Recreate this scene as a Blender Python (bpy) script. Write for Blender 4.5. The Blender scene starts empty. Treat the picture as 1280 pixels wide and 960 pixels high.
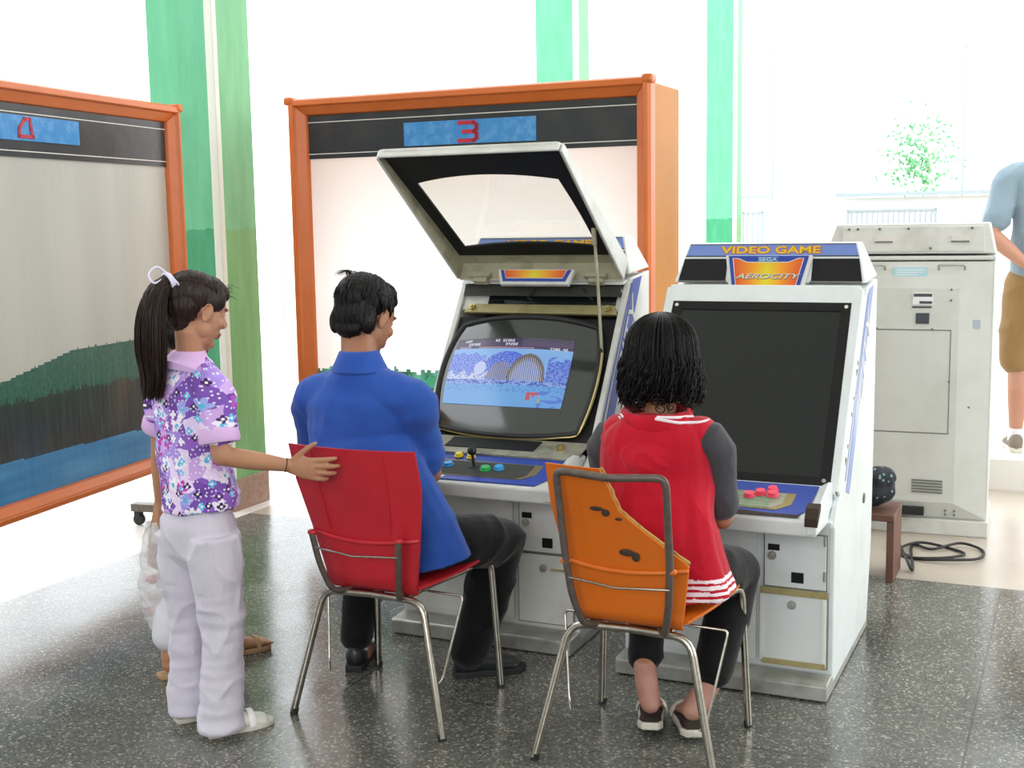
# Two arcade cabinets, people playing and watching, in a bright columned hall.
import bpy, bmesh, math, random
from mathutils import Vector as V, Matrix, noise
from mathutils.geometry import tessellate_polygon
random.seed(7)
C = bpy.context.scene.collection
R = math.radians
PI = math.pi

# ---------------------------------------------------------------- materials
def lin(c):
    def f(x):
        return x / 12.92 if x <= .04045 else ((x + .055) / 1.055) ** 2.4
    if isinstance(c, str):
        c = [int(c[i:i + 2], 16) / 255 for i in (0, 2, 4)]
    return tuple(f(x) for x in c[:3]) + (1,)

class NT:
    def __init__(s, name):
        s.m = bpy.data.materials.new(name); s.m.use_nodes = True
        s.t = s.m.node_tree; s.n = s.t.nodes; s.l = s.t.links
        s.b = s.n['Principled BSDF']; s.out = s.n['Material Output']
    def node(s, typ, **k):
        n = s.n.new(typ)
        for a, v in k.items(): setattr(n, a, v)
        return n
    def link(s, a, b): s.l.new(a, b)
    def obj(s): return s.node('ShaderNodeTexCoord').outputs['Object']
    def noise(s, scale, detail=4, vec=None, rough=.6):
        n = s.node('ShaderNodeTexNoise'); n.inputs['Scale'].default_value = scale
        n.inputs['Detail'].default_value = detail; n.inputs['Roughness'].default_value = rough
        s.link(vec or s.obj(), n.inputs['Vector']); return n.outputs['Fac']
    def ramp(s, fac, stops, interp='LINEAR'):
        r = s.node('ShaderNodeValToRGB'); cr = r.color_ramp; cr.interpolation = interp
        while len(cr.elements) < len(stops): cr.elements.new(.5)
        for e, (p, c) in zip(cr.elements, stops): e.position = p; e.color = lin(c) if not isinstance(c, float) else (c, c, c, 1)
        s.link(fac, r.inputs['Fac']); return r.outputs['Color']
    def math(s, op, a, b=0.0, c=None):
        n = s.node('ShaderNodeMath', operation=op)
        for i, x in enumerate((a, b) if c is None else (a, b, c)):
            if isinstance(x, (int, float)): n.inputs[i].default_value = x
            else: s.link(x, n.inputs[i])
        return n.outputs[0]
    def mix(s, fac, a, b):
        n = s.node('ShaderNodeMix', data_type='RGBA')
        for i, x in ((0, fac), (6, a), (7, b)):
            if isinstance(x, (int, float)): n.inputs[i].default_value = x
            elif isinstance(x, (str, tuple)): n.inputs[i].default_value = lin(x) if isinstance(x, str) else x
            else: s.link(x, n.inputs[i])
        return n.outputs[2]
    def bump(s, h, strength=.3, dist=.01):
        b = s.node('ShaderNodeBump'); b.inputs['Strength'].default_value = strength; b.inputs['Distance'].default_value = dist
        s.link(h, b.inputs['Height']); s.link(b.outputs[0], s.b.inputs['Normal'])
    def scaled(s, v):
        n = s.node('ShaderNodeMapping'); n.inputs['Scale'].default_value = v; s.link(s.obj(), n.inputs['Vector']); return n.outputs[0]

def mat(name, col, rough=.5, metal=0., spec=.5, dirt=None, dscale=6, damt=.35, bump=0, bscale=60, coat=0, emit=0):
    t = NT(name); b = t.b
    b.inputs['Base Color'].default_value = lin(col); b.inputs['Roughness'].default_value = rough
    b.inputs['Metallic'].default_value = metal; b.inputs['Specular IOR Level'].default_value = spec
    b.inputs['Coat Weight'].default_value = coat
    if dirt:
        f = t.ramp(t.noise(dscale, 6), [(.45, 0.0), (.75, damt)])
        t.link(t.mix(f, lin(col), lin(dirt)), b.inputs['Base Color'])
    if bump: t.bump(t.noise(bscale, 4), bump)
    if emit:
        b.inputs['Emission Color'].default_value = lin(col); b.inputs['Emission Strength'].default_value = emit
    return t.m

M = {}
M['cab_white'] = mat('cabinet_cream', 'D2D3CD', .42, dirt='8F8B7A', dscale=7, damt=.35)
M['cab_blue'] = mat('cabinet_cool_white', 'DDE3E3', .35, dirt='A8ADA6', dscale=5, damt=.3)
M['beige'] = mat('aged_beige_plastic', 'AFAB90', .5, dirt='6E6850', dscale=14, damt=.6)
M['grime'] = mat('grimy_panel_metal', '9F9D8C', .45, .3, dirt='4C4838', dscale=18, damt=.7)
M['black'] = mat('matt_black', '0D0E0E', .55, spec=.3)
M['dark'] = mat('dark_interior', '34362F', .7, dirt='1C1C18', dscale=9)
M['chip'] = mat('chipped_wood', '3A2C22', .9)
M['seam'] = mat('seam_dark', '6F706A', .8)
M['tape'] = mat('brown_masking_tape', 'A79B6C', .6, dirt='7C6B3C', dscale=20, damt=.7)
M['white_tape'] = mat('white_edge_tape', 'E6E4DA', .6)
M['steel'] = mat('base_steel', 'B2B2AC', .35, .5, dirt='74746C', dscale=12, damt=.6)
M['chrome'] = mat('worn_chrome', 'B9B4AA', .22, 1., dirt='7A6A55', dscale=30, damt=.5)
M['brass'] = mat('brassy_trim', 'B8A672', .3, .9)
M['gunmetal'] = mat('grey_painted_tube', '6B625C', .45, .5, dirt='4B3A30', dscale=30, damt=.6)
M['red'] = mat('red_plastic', 'C0222F', .38, dirt='8E1622', dscale=5, damt=.5, bump=.08, bscale=180)
M['frame_orange'] = mat('orange_frame_plastic', 'C9692E', .33, dirt='AE531E', dscale=3, damt=.5, spec=.35)
M['frame_side'] = mat('orange_frame_side', 'B4721C', .4, dirt='8C5A14', dscale=2, damt=.5, spec=.12)
M['blue_print'] = mat('blue_printed_vinyl', '24409A', .35)
M['blue_light'] = mat('pale_blue_print', '6E86C4', .35)
M['sign_blue'] = mat('sign_blue_vinyl', '3E86C0', .25, dirt='8FC0E4', dscale=22, damt=.35)
M['sign_red'] = mat('sign_red_vinyl', 'B5253A', .4)
M['line_white'] = mat('white_rule', 'D8D4CC', .5)
M['vinyl_dark'] = mat('dark_vinyl_header', '2B2F31', .3, dirt='4A4842', dscale=4, damt=.6, bump=.2, bscale=7)
M['yellow'] = mat('yellow_button', 'E6CF30', .3)
M['green'] = mat('green_button', '2FB45A', .25)
M['lblue'] = mat('sky_blue_button', '3F9FD8', .25)
M['pink'] = mat('pink_button', 'F0566E', .3)
M['rubber'] = mat('black_rubber', '1B1C1D', .6)
M['skin'] = mat('skin_tan', 'A06E50', .55, dirt='8A573C', dscale=10, damt=.5)
M['skin_child'] = mat('skin_child', 'B07F60', .55, dirt='9A6347', dscale=12, damt=.45)
M['skin_foot'] = mat('skin_foot', 'B08272', .6, dirt='8A4E44', dscale=14, damt=.6)
M['skin_ruddy'] = mat('skin_ruddy', 'B5826A', .55)
M['lip'] = mat('lip', '9A5148', .5)
M['eye'] = mat('eye_white', 'E2DDD4', .25)
M['brow'] = mat('brow_dark', '1E1512', .7)
M['shoe_black'] = mat('black_shoe_leather', '202225', .35)
M['sock'] = mat('white_sock', 'D5D6D8', .8, bump=.3, bscale=300)
M['sole'] = mat('white_sandal', 'D3CEC2', .5, dirt='8C8676', dscale=30, damt=.6)
M['canvas'] = mat('white_shoe', 'D8D8D2', .6, dirt='A7A698', dscale=20, damt=.4)
M['tan_sandal'] = mat('tan_sandal', 'B08D66', .6)
M['lilac'] = mat('lilac_cuff_cloth', 'D3AFDD', .7, bump=.2, bscale=200)
M['ribbon'] = mat('ribbon_white', 'D9D3E8', .6)
M['yellow_cloth'] = mat('yellow_tshirt', 'E3D24E', .8)
M['column_strip'] = mat('column_corner_paint', 'DADFD3', .6)
M['stone'] = mat('brown_stone_plinth', '9C7B68', .4, dirt='6E4A3C', dscale=40, damt=.7)
M['wall'] = mat('white_plaster', 'EFEFEC', .8)
M['alu'] = mat('window_aluminium', 'A9B2BA', .4, .3)
M['sticker_blue'] = mat('pale_blue_sticker', 'A9D4DF', .4)
M['sticker_white'] = mat('white_sticker', 'E8E8E8', .4)
M['ink'] = mat('sticker_ink', '3A4048', .5)
M['brown_wood'] = mat('brown_wood', '6A463A', .5, dirt='4A2E26', dscale=9, damt=.6)

def wood_grain_cloth(name, col, dark, rough=.85, sc=(40, 40, 6), strength=.25, amt=.6):
    t = NT(name)
    n = t.noise(1.2, 5, t.scaled((5, 5, 3)))
    t.link(t.ramp(n, [(.25, dark), (.75, col)]), t.b.inputs['Base Color'])
    t.b.inputs['Roughness'].default_value = rough; t.b.inputs['Specular IOR Level'].default_value = .2
    t.b.inputs['Sheen Weight'].default_value = .15
    a = t.noise(1, 3, t.scaled((9, 9, 5))); w = t.noise(400, 1)
    t.bump(t.math('ADD', a, t.math('MULTIPLY', w, .08)), strength, .03)
    return t.m
M['shirt_blue'] = wood_grain_cloth('blue_shirt_cloth', '2F5BB0', '23479A')
M['vest_red'] = wood_grain_cloth('red_jersey_cloth', 'C4122B', 'A60C24')
M['vest_white'] = wood_grain_cloth('white_stripe_cloth', 'EFE3E8', 'E6D6DE')
M['trouser_black'] = wood_grain_cloth('black_trouser_cloth', '0B0B0D', '070708')
M['tee_grey'] = wood_grain_cloth('charcoal_tee_cloth', '46454A', '3A393E')
M['pants_white'] = wood_grain_cloth('pale_lilac_trousers', 'D6D2DE', 'C6C1D0', strength=.4)
M['capri'] = wood_grain_cloth('white_capri_cloth', 'DDDDE4', 'CFCFD8')
M['tee_blue'] = wood_grain_cloth('grey_blue_tee', '8FA3AF', '7F939F')
M['shorts'] = wood_grain_cloth('khaki_shorts_cloth', '97784F', '86683F')

def hair_mat(name, a, b, rough=.38):
    t = NT(name)
    n = t.noise(1, 3, t.scaled((160, 160, 9)))
    t.link(t.ramp(n, [(.3, a), (.75, b)]), t.b.inputs['Base Color'])
    t.b.inputs['Roughness'].default_value = rough; t.b.inputs['Specular IOR Level'].default_value = .2
    t.bump(n, .5, .01); return t.m
M['hair'] = hair_mat('black_hair', '080707', '151312')
M['hair_brown'] = hair_mat('dark_brown_hair', '1C1412', '3A2A22')

def floral():
    t = NT('floral_print_cloth'); o = t.obj()
    sp = t.node('ShaderNodeSeparateXYZ'); t.link(o, sp.inputs[0])
    ang = t.math('ARCTAN2', sp.outputs[0], t.math('MULTIPLY', sp.outputs[1], -1.0))
    u = t.math('MULTIPLY', ang, .13)
    cb = t.node('ShaderNodeCombineXYZ'); t.link(u, cb.inputs[0]); t.link(sp.outputs[2], cb.inputs[1])
    dist = t.node('ShaderNodeTexNoise'); dist.inputs['Scale'].default_value = 12; t.link(o, dist.inputs['Vector'])
    # base patchwork of purple and lilac
    def vor(scale, rnd=1.):
        v = t.node('ShaderNodeTexVoronoi', voronoi_dimensions='2D'); v.inputs['Scale'].default_value = scale
        v.inputs['Randomness'].default_value = rnd; t.link(cb.outputs[0], v.inputs['Vector']); return v
    add = t.node('ShaderNodeVectorMath', operation='MULTIPLY_ADD')
    t.link(dist.outputs['Color'], add.inputs[0]); add.inputs[1].default_value = (.05, .05, .05); t.link(cb.outputs[0], add.inputs[2])
    v0 = t.node('ShaderNodeTexVoronoi', voronoi_dimensions='2D'); v0.inputs['Scale'].default_value = 22; t.link(add.outputs[0], v0.inputs['Vector'])
    s0 = t.node('ShaderNodeSeparateColor'); t.link(v0.outputs['Color'], s0.inputs[0])
    base = t.ramp(s0.outputs[0], [(0, '7A4FB0'), (.28, 'C9A4E2'), (.5, 'E4CFF0'), (.62, '8E5CC0'), (.8, 'A88AE0'), (.92, '6E3FA4')], 'CONSTANT')
    def flowers(scale, r0, petals, stops, keep):
        v = vor(scale)
        # position of the cell centre comes back scaled, so divide
        p = t.node('ShaderNodeVectorMath', operation='SUBTRACT'); t.link(cb.outputs[0], p.inputs[0])
        t.link(v.outputs['Position'], p.inputs[1])
        s = t.node('ShaderNodeSeparateXYZ'); t.link(p.outputs[0], s.inputs[0])
        a = t.math('ARCTAN2', s.outputs[1], s.outputs[0])
        ln = t.node('ShaderNodeVectorMath', operation='LENGTH'); t.link(p.outputs[0], ln.inputs[0])
        c = t.math('ABSOLUTE', t.math('COSINE', t.math('MULTIPLY', a, petals / 2)))
        rad = t.math('MULTIPLY_ADD', c, r0 * .55, r0 * .5)
        inside = t.math('LESS_THAN', ln.outputs['Value'], rad)
        core = t.math('LESS_THAN', ln.outputs['Value'], r0 * .3)
        sc = t.node('ShaderNodeSeparateColor'); t.link(v.outputs['Color'], sc.inputs[0])
        k = t.math('LESS_THAN', sc.outputs[1], keep)
        col = t.ramp(sc.outputs[0], stops, 'CONSTANT')
        col = t.mix(core, col, '5AB4DC' if petals == 5 else 'F0E8F4')
        return t.math('MULTIPLY', inside, k), col
    f, c = flowers(17, .024, 5, [(0, 'EDE6F4'), (.3, 'B93FB0'), (.55, '9DA8EA'), (.75, 'F0E8F4'), (.9, 'C050C0')], .75)
    base = t.mix(f, base, c)
    f, c = flowers(31, .012, 4, [(0, '3A1C50'), (.3, '66BCE6'), (.6, 'F4EEF8'), (.8, '4A2464')], .5)
    base = t.mix(f, base, c)
    f, c = flowers(90, .003, 5, [(0, 'F6F0FA')], .45)
    base = t.mix(f, base, c)
    t.link(base, t.b.inputs['Base Color']); t.b.inputs['Roughness'].default_value = .75
    t.bump(t.noise(1, 3, t.scaled((11, 11, 7))), .3, .03)
    return t.m
M['floral'] = floral()

def floor_mat():
    t = NT('terrazzo'); o = t.obj()
    v = t.node('ShaderNodeTexVoronoi'); v.inputs['Scale'].default_value = 150; t.link(o, v.inputs['Vector'])
    s = t.node('ShaderNodeSeparateColor'); t.link(v.outputs['Color'], s.inputs[0])
    chips = t.ramp(s.outputs[0], [(0, '5C5D57'), (.35, '686962'), (.62, '77786F'), (.8, '50514B'), (.9, '9A9789'), (.97, 'B8B4A5')], 'CONSTANT')
    v2 = t.node('ShaderNodeTexVoronoi'); v2.inputs['Scale'].default_value = 75; t.link(o, v2.inputs['Vector'])
    s2 = t.node('ShaderNodeSeparateColor'); t.link(v2.outputs['Color'], s2.inputs[0])
    big = t.math('MULTIPLY', t.math('GREATER_THAN', s2.outputs[1], .9), t.math('LESS_THAN', v2.outputs['Distance'], .35))
    col = t.mix(big, chips, 'A29F92')
    lg = t.ramp(t.noise(1.1, 5), [(.35, '8C8C8C'), (.7, 'FFFFFF')])
    m = t.node('ShaderNodeMix', data_type='RGBA', blend_type='MULTIPLY'); m.inputs[0].default_value = .6
    t.link(col, m.inputs[6]); t.link(lg, m.inputs[7])
    # joint lines of the big cast slabs
    sp = t.node('ShaderNodeSeparateXYZ'); t.link(o, sp.inputs[0])
    def joint(sock, off, period):
        a = t.math('PINGPONG', t.math('ADD', sock, off), period / 2)
        return t.math('LESS_THAN', a, .0035)
    j = t.math('MAXIMUM', joint(sp.outputs[0], FLOOR_OFF[0], 1.9), joint(sp.outputs[1], FLOOR_OFF[1], 1.9))
    t.link(t.mix(t.math('MULTIPLY', j, .7), m.outputs[2], '2E2E2B'), t.b.inputs['Base Color'])
    t.link(t.ramp(t.noise(2.2, 6), [(.3, .13), (.7, .27)]), t.b.inputs['Roughness'])
    t.b.inputs['Specular IOR Level'].default_value = .62
    t.bump(t.noise(30, 3), .03, .01)
    return t.m
FLOOR_OFF = (0.0, 0.0)
def beige_floor(name, a, b_):
    t = NT(name)
    t.link(t.ramp(t.noise(1.5, 7), [(.3, a), (.7, b_)]), t.b.inputs['Base Color'])
    t.b.inputs['Roughness'].default_value = .3; t.b.inputs['Specular IOR Level'].default_value = .55
    return t.m
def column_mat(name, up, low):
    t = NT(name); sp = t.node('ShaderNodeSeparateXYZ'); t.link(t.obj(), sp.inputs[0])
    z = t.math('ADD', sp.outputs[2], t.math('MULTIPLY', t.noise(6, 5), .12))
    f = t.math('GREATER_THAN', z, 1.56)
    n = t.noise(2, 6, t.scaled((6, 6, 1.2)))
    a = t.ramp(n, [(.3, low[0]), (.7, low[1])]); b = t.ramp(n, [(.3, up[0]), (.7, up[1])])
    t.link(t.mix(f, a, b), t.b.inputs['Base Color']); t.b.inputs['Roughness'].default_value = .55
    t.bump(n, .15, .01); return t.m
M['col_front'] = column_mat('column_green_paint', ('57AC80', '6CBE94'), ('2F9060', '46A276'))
M['col_side'] = column_mat('column_pale_green_paint', ('68AA78', '7CBB8A'), ('66A062', '7CB272'))  # same green, made lighter in colour where light falls on this side

def orange_shell():
    t = NT('worn_orange_plastic')
    n = t.noise(1, 6, t.scaled((14, 14, 30)))
    base = t.mix(t.ramp(n, [(.62, 0.0), (.8, .75)]), 'D46A12', '5F3A14')
    n2 = t.ramp(t.noise(3, 4), [(.35, 0.0), (.7, .6)])
    t.link(t.mix(n2, base, 'C05C0E'), t.b.inputs['Base Color']); t.b.inputs['Roughness'].default_value = .4
    return t.m
M['orange'] = orange_shell()
M['orange_edge'] = mat('broken_orange_edge', 'B08A48', .9, dirt='6A4420', dscale=40, damt=.8)

def glass(name, col='FFFFFF', rough=.02, tr=.9):
    t = NT(name); g = t.node('ShaderNodeBsdfGlossy'); g.inputs['Roughness'].default_value = rough
    tp = t.node('ShaderNodeBsdfTransparent'); tp.inputs['Color'].default_value = lin(col)
    lw = t.node('ShaderNodeLayerWeight'); lw.inputs['Blend'].default_value = .12
    fr = lw
    mx = t.node('ShaderNodeMixShader'); t.link(t.math('MULTIPLY', fr.outputs['Facing'], .35), mx.inputs[0]); t.link(tp.outputs[0], mx.inputs[1]); t.link(g.outputs[0], mx.inputs[2])
    t.link(mx.outputs[0], t.out.inputs['Surface']); return t.m
M['clear'] = glass('clear_acrylic', 'F4F5F3', .03)
M['window_glass'] = glass('window_glass', 'FFFFFF', .02)
M['smoked'] = mat('smoked_glass', '14191A', .07, spec=.45, coat=.15)
M['crt'] = mat('crt_glass', '343835', .1, spec=.7, coat=.4)

def bag_mat():
    t = NT('thin_plastic_film'); t.b.inputs['Base Color'].default_value = lin('EDECEE'); t.b.inputs['Roughness'].default_value = .25
    t.b.inputs['Alpha'].default_value = .5; t.bump(t.noise(25, 4), .8, .02); return t.m
M['film'] = bag_mat()

def attr_mat(name, rough=.4, emit=0, coat=0, bump=0, trans=0):
    t = NT(name); a = t.node('ShaderNodeAttribute'); a.attribute_name = 'Col'
    t.link(a.outputs['Color'], t.b.inputs['Base Color']); t.b.inputs['Roughness'].default_value = rough
    t.b.inputs['Coat Weight'].default_value = coat; t.b.inputs['Coat Roughness'].default_value = .12
    if emit:
        t.b.inputs['Base Color'].default_value = (0, 0, 0, 1); t.l.remove(t.b.inputs['Base Color'].links[0])
        t.b.inputs['Base Color'].default_value = (.01, .01, .01, 1)
        t.link(a.outputs['Color'], t.b.inputs['Emission Color']); t.b.inputs['Emission Strength'].default_value = emit
    if bump: t.bump(t.noise(1, 3, t.scaled((9, 9, 1.2))), bump, .03)
    if trans:
        tr = t.node('ShaderNodeBsdfTranslucent'); t.link(a.outputs['Color'], tr.inputs['Color'])
        mx = t.node('ShaderNodeMixShader'); mx.inputs[0].default_value = trans
        t.link(t.b.outputs[0], mx.inputs[1]); t.link(tr.outputs[0], mx.inputs[2]); t.link(mx.outputs[0], t.out.inputs['Surface'])
    return t.m
M['screen'] = attr_mat('screen_picture', .15, emit=.85)
M['banner'] = attr_mat('printed_banner', .45, coat=.1, bump=.25)
M['banner_backlit'] = attr_mat('printed_banner_backlit', .35, coat=.25, bump=.2, trans=.6)
M['print'] = attr_mat('printed_badge', .35)
M['shoe_taupe'] = mat('taupe_suede_shoe', '7D7064', .8)
M['leaf'] = mat('leaf_green', '5FA06A', .6)

# ---------------------------------------------------------------- objects
def tag(o, label=None, cat=None, group=None, kind=None):
    if label: o['label'] = label
    if cat: o['category'] = cat
    if group: o['group'] = group
    if kind: o['kind'] = kind
    return o
def thing(name, label, cat, loc=(0, 0, 0), rz=0, group=None, scale=1):
    o = bpy.data.objects.new(name, None); C.objects.link(o); o.location = loc; o.rotation_euler = (0, 0, R(rz)); o.scale = (scale,) * 3
    o.empty_display_size = .1
    return tag(o, label, cat, group)
def link_mesh(name, me, m, parent=None, smooth=False, world=False):
    o = bpy.data.objects.new(name, me); C.objects.link(o)
    for x in (m if isinstance(m, (list, tuple)) else [m]): me.materials.append(M[x] if isinstance(x, str) else x)
    if smooth:
        for p in me.polygons: p.use_smooth = True
    if parent:
        if world:
            r = parent
            while r.parent: r = r.parent
            mw = Matrix.Translation(r.location) @ r.rotation_euler.to_matrix().to_4x4() @ Matrix.Diagonal((*r.scale, 1))
            me.transform(mw.inverted())
        o.parent = parent
    return o

class B:
    """collects shapes into one mesh"""
    def __init__(s): s.bm = bmesh.new(); s.mi = 0
    def _f(s, vs):
        try:
            f = s.bm.faces.new(vs); f.material_index = s.mi; return f
        except ValueError: return None
    def hexa(s, P):
        v = [s.bm.verts.new(p) for p in P]   # 0-3 bottom ccw, 4-7 top
        for q in ((3, 2, 1, 0), (4, 5, 6, 7), (0, 1, 5, 4), (1, 2, 6, 5), (2, 3, 7, 6), (3, 0, 4, 7)): s._f([v[i] for i in q])
        return s
    def box(s, x0, x1, y0, y1, z0, z1, mtx=None):
        P = [V(p) for p in ((x0, y0, z0), (x1, y0, z0), (x1, y1, z0), (x0, y1, z0), (x0, y0, z1), (x1, y0, z1), (x1, y1, z1), (x0, y1, z1))]
        if mtx: P = [mtx @ p for p in P]
        return s.hexa(P)
    def prism(s, prof, x0, x1, mtx=None, prof2=None):
        """profile of (y,z) swept along x"""
        a = [V((x0, y, z)) for y, z in prof]; b = [V((x1, y, z)) for y, z in (prof2 or prof)]
        if mtx: a = [mtx @ p for p in a]; b = [mtx @ p for p in b]
        return s.slab(a, b)
    def slab(s, a, b):
        va = [s.bm.verts.new(p) for p in a]; vb = [s.bm.verts.new(p) for p in b]; n = len(a)
        s._f(list(reversed(va))); s._f(vb)
        for i in range(n): s._f([va[i], va[(i + 1) % n], vb[(i + 1) % n], vb[i]])
        return s
    def holed(s, outer, inner, w0, w1, mtx):
        """plate in (u,v) with a hole, between heights w0 and w1"""
        loops = [[V((u, v, 0)) for u, v in outer], [V((u, v, 0)) for u, v in inner]]
        flat = [p for l in loops for p in l]
        tris = tessellate_polygon(loops)
        for w, flip in ((w0, True), (w1, False)):
            vs = [s.bm.verts.new(mtx @ V((p.x, p.y, w))) for p in flat]
            for t in tris:
                s._f([vs[i] for i in (reversed(t) if flip else t)])
            if w == w0: v0 = vs
        k = 0
        for l in loops:
            n = len(l)
            for i in range(n): s._f([v0[k + i], v0[k + (i + 1) % n], vs[k + (i + 1) % n], vs[k + i]])
            k += n
        return s
    def plate(s, pts, w0, w1, mtx):
        return s.slab([mtx @ V((u, v, w0)) for u, v in pts], [mtx @ V((u, v, w1)) for u, v in pts])
    def tube(s, pts, r, n=10, closed=False):
        return s.loft(pts, [r] * len(pts) if isinstance(r, (int, float)) else r, n=n, round_=False, closed=closed)
    def cyl(s, a, b, r, n=20, r2=None):
        return s.loft([a, b], [r, r if r2 is None else r2], n=n, round_=False)
    def ell(s, c, r, mtx=None, nu=20, nv=12):
        c = V(c); rings = []
        for j in range(1, nv):
            th = PI * j / nv
            rings.append([V((r[0] * math.sin(th) * math.cos(2 * PI * i / nu), r[1] * math.sin(th) * math.sin(2 * PI * i / nu), r[2] * math.cos(th))) for i in range(nu)])
        f = (lambda p: mtx @ p + c) if mtx else (lambda p: p + c)
        top = s.bm.verts.new(f(V((0, 0, r[2])))); bot = s.bm.verts.new(f(V((0, 0, -r[2]))))
        vr = [[s.bm.verts.new(f(p)) for p in ring] for ring in rings]
        for i in range(nu):
            k = (i + 1) % nu
            s._f([top, vr[0][i], vr[0][k]]); s._f([bot, vr[-1][k], vr[-1][i]])
            for j in range(len(vr) - 1): s._f([vr[j][i], vr[j + 1][i], vr[j + 1][k], vr[j][k]])
        return s
    def loft(s, pts, rad, ref=None, n=16, round_=True, sub=1, closed=False):
        pts = [V(p) for p in pts]; rad = [(r, r) if isinstance(r, (int, float)) else r for r in rad]
        if sub > 1 and len(pts) > 2: pts, rad = crspline(pts, rad, sub)
        if round_:
            for end in (0, -1):
                a, b = (pts[0], pts[1]) if end == 0 else (pts[-1], pts[-2])
                d = (a - b).normalized(); r = rad[end]; m = min(r)
                ext = [(a + d * m * math.sin(t), (r[0] * math.cos(t), r[1] * math.cos(t))) for t in (R(30), R(58), R(80))]
                for p, q in ext:
                    if end == 0: pts.insert(0, p); rad.insert(0, q)
                    else: pts.append(p); rad.append(q)
        rings = []; prev = V(ref) if ref is not None else None
        m = len(pts)
        for i in range(m):
            if closed: t = pts[(i + 1) % m] - pts[i - 1]
            else: t = pts[min(i + 1, m - 1)] - pts[max(i - 1, 0)]
            t.normalize()
            if prev is None: prev = V((0, 0, 1)) if abs(t.z) < .9 else V((1, 0, 0))
            u = prev - t * prev.dot(t)
            if u.length < 1e-5: u = t.orthogonal()
            u.normalize(); w = t.cross(u)
            if ref is None: prev = u
            a, b = rad[i]
            rings.append([s.bm.verts.new(pts[i] + u * a * math.cos(2 * PI * k / n) + w * b * math.sin(2 * PI * k / n)) for k in range(n)])
        L = m if closed else m - 1
        for i in range(L):
            A, Bq = rings[i], rings[(i + 1) % m]
            for k in range(n): s._f([A[k], A[(k + 1) % n], Bq[(k + 1) % n], Bq[k]])
        if not closed: s._f(list(reversed(rings[0]))); s._f(rings[-1])
        return s
    def obj(s, name, m, parent=None, smooth=False, bevel=0, world=False, seg=2, auto=None, split=False):
        bmesh.ops.recalc_face_normals(s.bm, faces=s.bm.faces)
        me = bpy.data.meshes.new(name); s.bm.to_mesh(me); s.bm.free()
        o = link_mesh(name, me, m, parent, smooth, world)
        if bevel:
            md = o.modifiers.new('bevel', 'BEVEL'); md.width = bevel; md.segments = seg; md.limit_method = 'ANGLE'; md.angle_limit = R(35)
            md.harden_normals = False
        if smooth and not bevel: me.set_sharp_from_angle(angle=R(auto or 50))
        return o

def crspline(pts, rad, sub):
    P = []; Q = []; n = len(pts)
    def g(a, i): return a[max(0, min(n - 1, i))]
    for i in range(n - 1):
        for k in range(sub):
            t = k / sub; c = []
            w = (-.5 * t + t * t - .5 * t ** 3, 1 - 2.5 * t * t + 1.5 * t ** 3, .5 * t + 2 * t * t - 1.5 * t ** 3, -.5 * t * t + .5 * t ** 3)
            P.append(sum((g(pts, i - 1 + j) * w[j] for j in range(4)), V((0, 0, 0))))
            Q.append(tuple(max(1e-4, sum(g(rad, i - 1 + j)[e] * w[j] for j in range(4))) for e in (0, 1)))
    P.append(pts[-1]); Q.append(rad[-1]); return P, Q
def smoothpath(pts, sub=6):
    return crspline([V(p) for p in pts], [(1, 1)] * len(pts), sub)[0]
def rounded(pts, r, seg=5):
    """polyline with rounded corners"""
    pts = [V(p) for p in pts]; out = [pts[0]]
    for i in range(1, len(pts) - 1):
        a, b, c = pts[i - 1], pts[i], pts[i + 1]
        d1 = (a - b); d2 = (c - b); q = min(r, d1.length * .45, d2.length * .45)
        p1 = b + d1.normalized() * q; p2 = b + d2.normalized() * q
        for k in range(seg + 1):
            t = k / seg; out.append(p1 * (1 - t) ** 2 + b * 2 * t * (1 - t) + p2 * t * t)
    out.append(pts[-1]); return out

def fuse(b, name, m, parent, voxel=.005, it=5, world=True, disp=None, paint=None, extra=None):
    """turn overlapping volumes into one continuous smooth surface"""
    bmesh.ops.recalc_face_normals(b.bm, faces=b.bm.faces)
    me = bpy.data.meshes.new('tmp'); b.bm.to_mesh(me); b.bm.free()
    t = bpy.data.objects.new('tmp', me); C.objects.link(t)
    md = t.modifiers.new('r', 'REMESH'); md.mode = 'VOXEL'; md.voxel_size = voxel
    if it:
        sm = t.modifiers.new('s', 'SMOOTH'); sm.factor = .5; sm.iterations = it
    dg = bpy.context.evaluated_depsgraph_get()
    nm = bpy.data.meshes.new_from_object(t.evaluated_get(dg)); nm.name = name
    bpy.data.objects.remove(t); bpy.data.meshes.remove(me); nm.materials.clear()
    if disp:
        ns = [v.normal.copy() for v in nm.vertices]
        for v, n in zip(nm.vertices, ns):
            r = disp(v.co, n)
            if isinstance(r, (int, float)): v.co = v.co + n * r
            else: v.co = v.co + r
    if paint:
        for p in nm.polygons: p.material_index = paint(p.center)
    if extra:
        bm = bmesh.new(); bm.from_mesh(nm); x = B(); x.bm.free(); x.bm = bm; extra(x); bm.to_mesh(nm); bm.free()
    return link_mesh(name, nm, m, parent, True, world)

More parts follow.
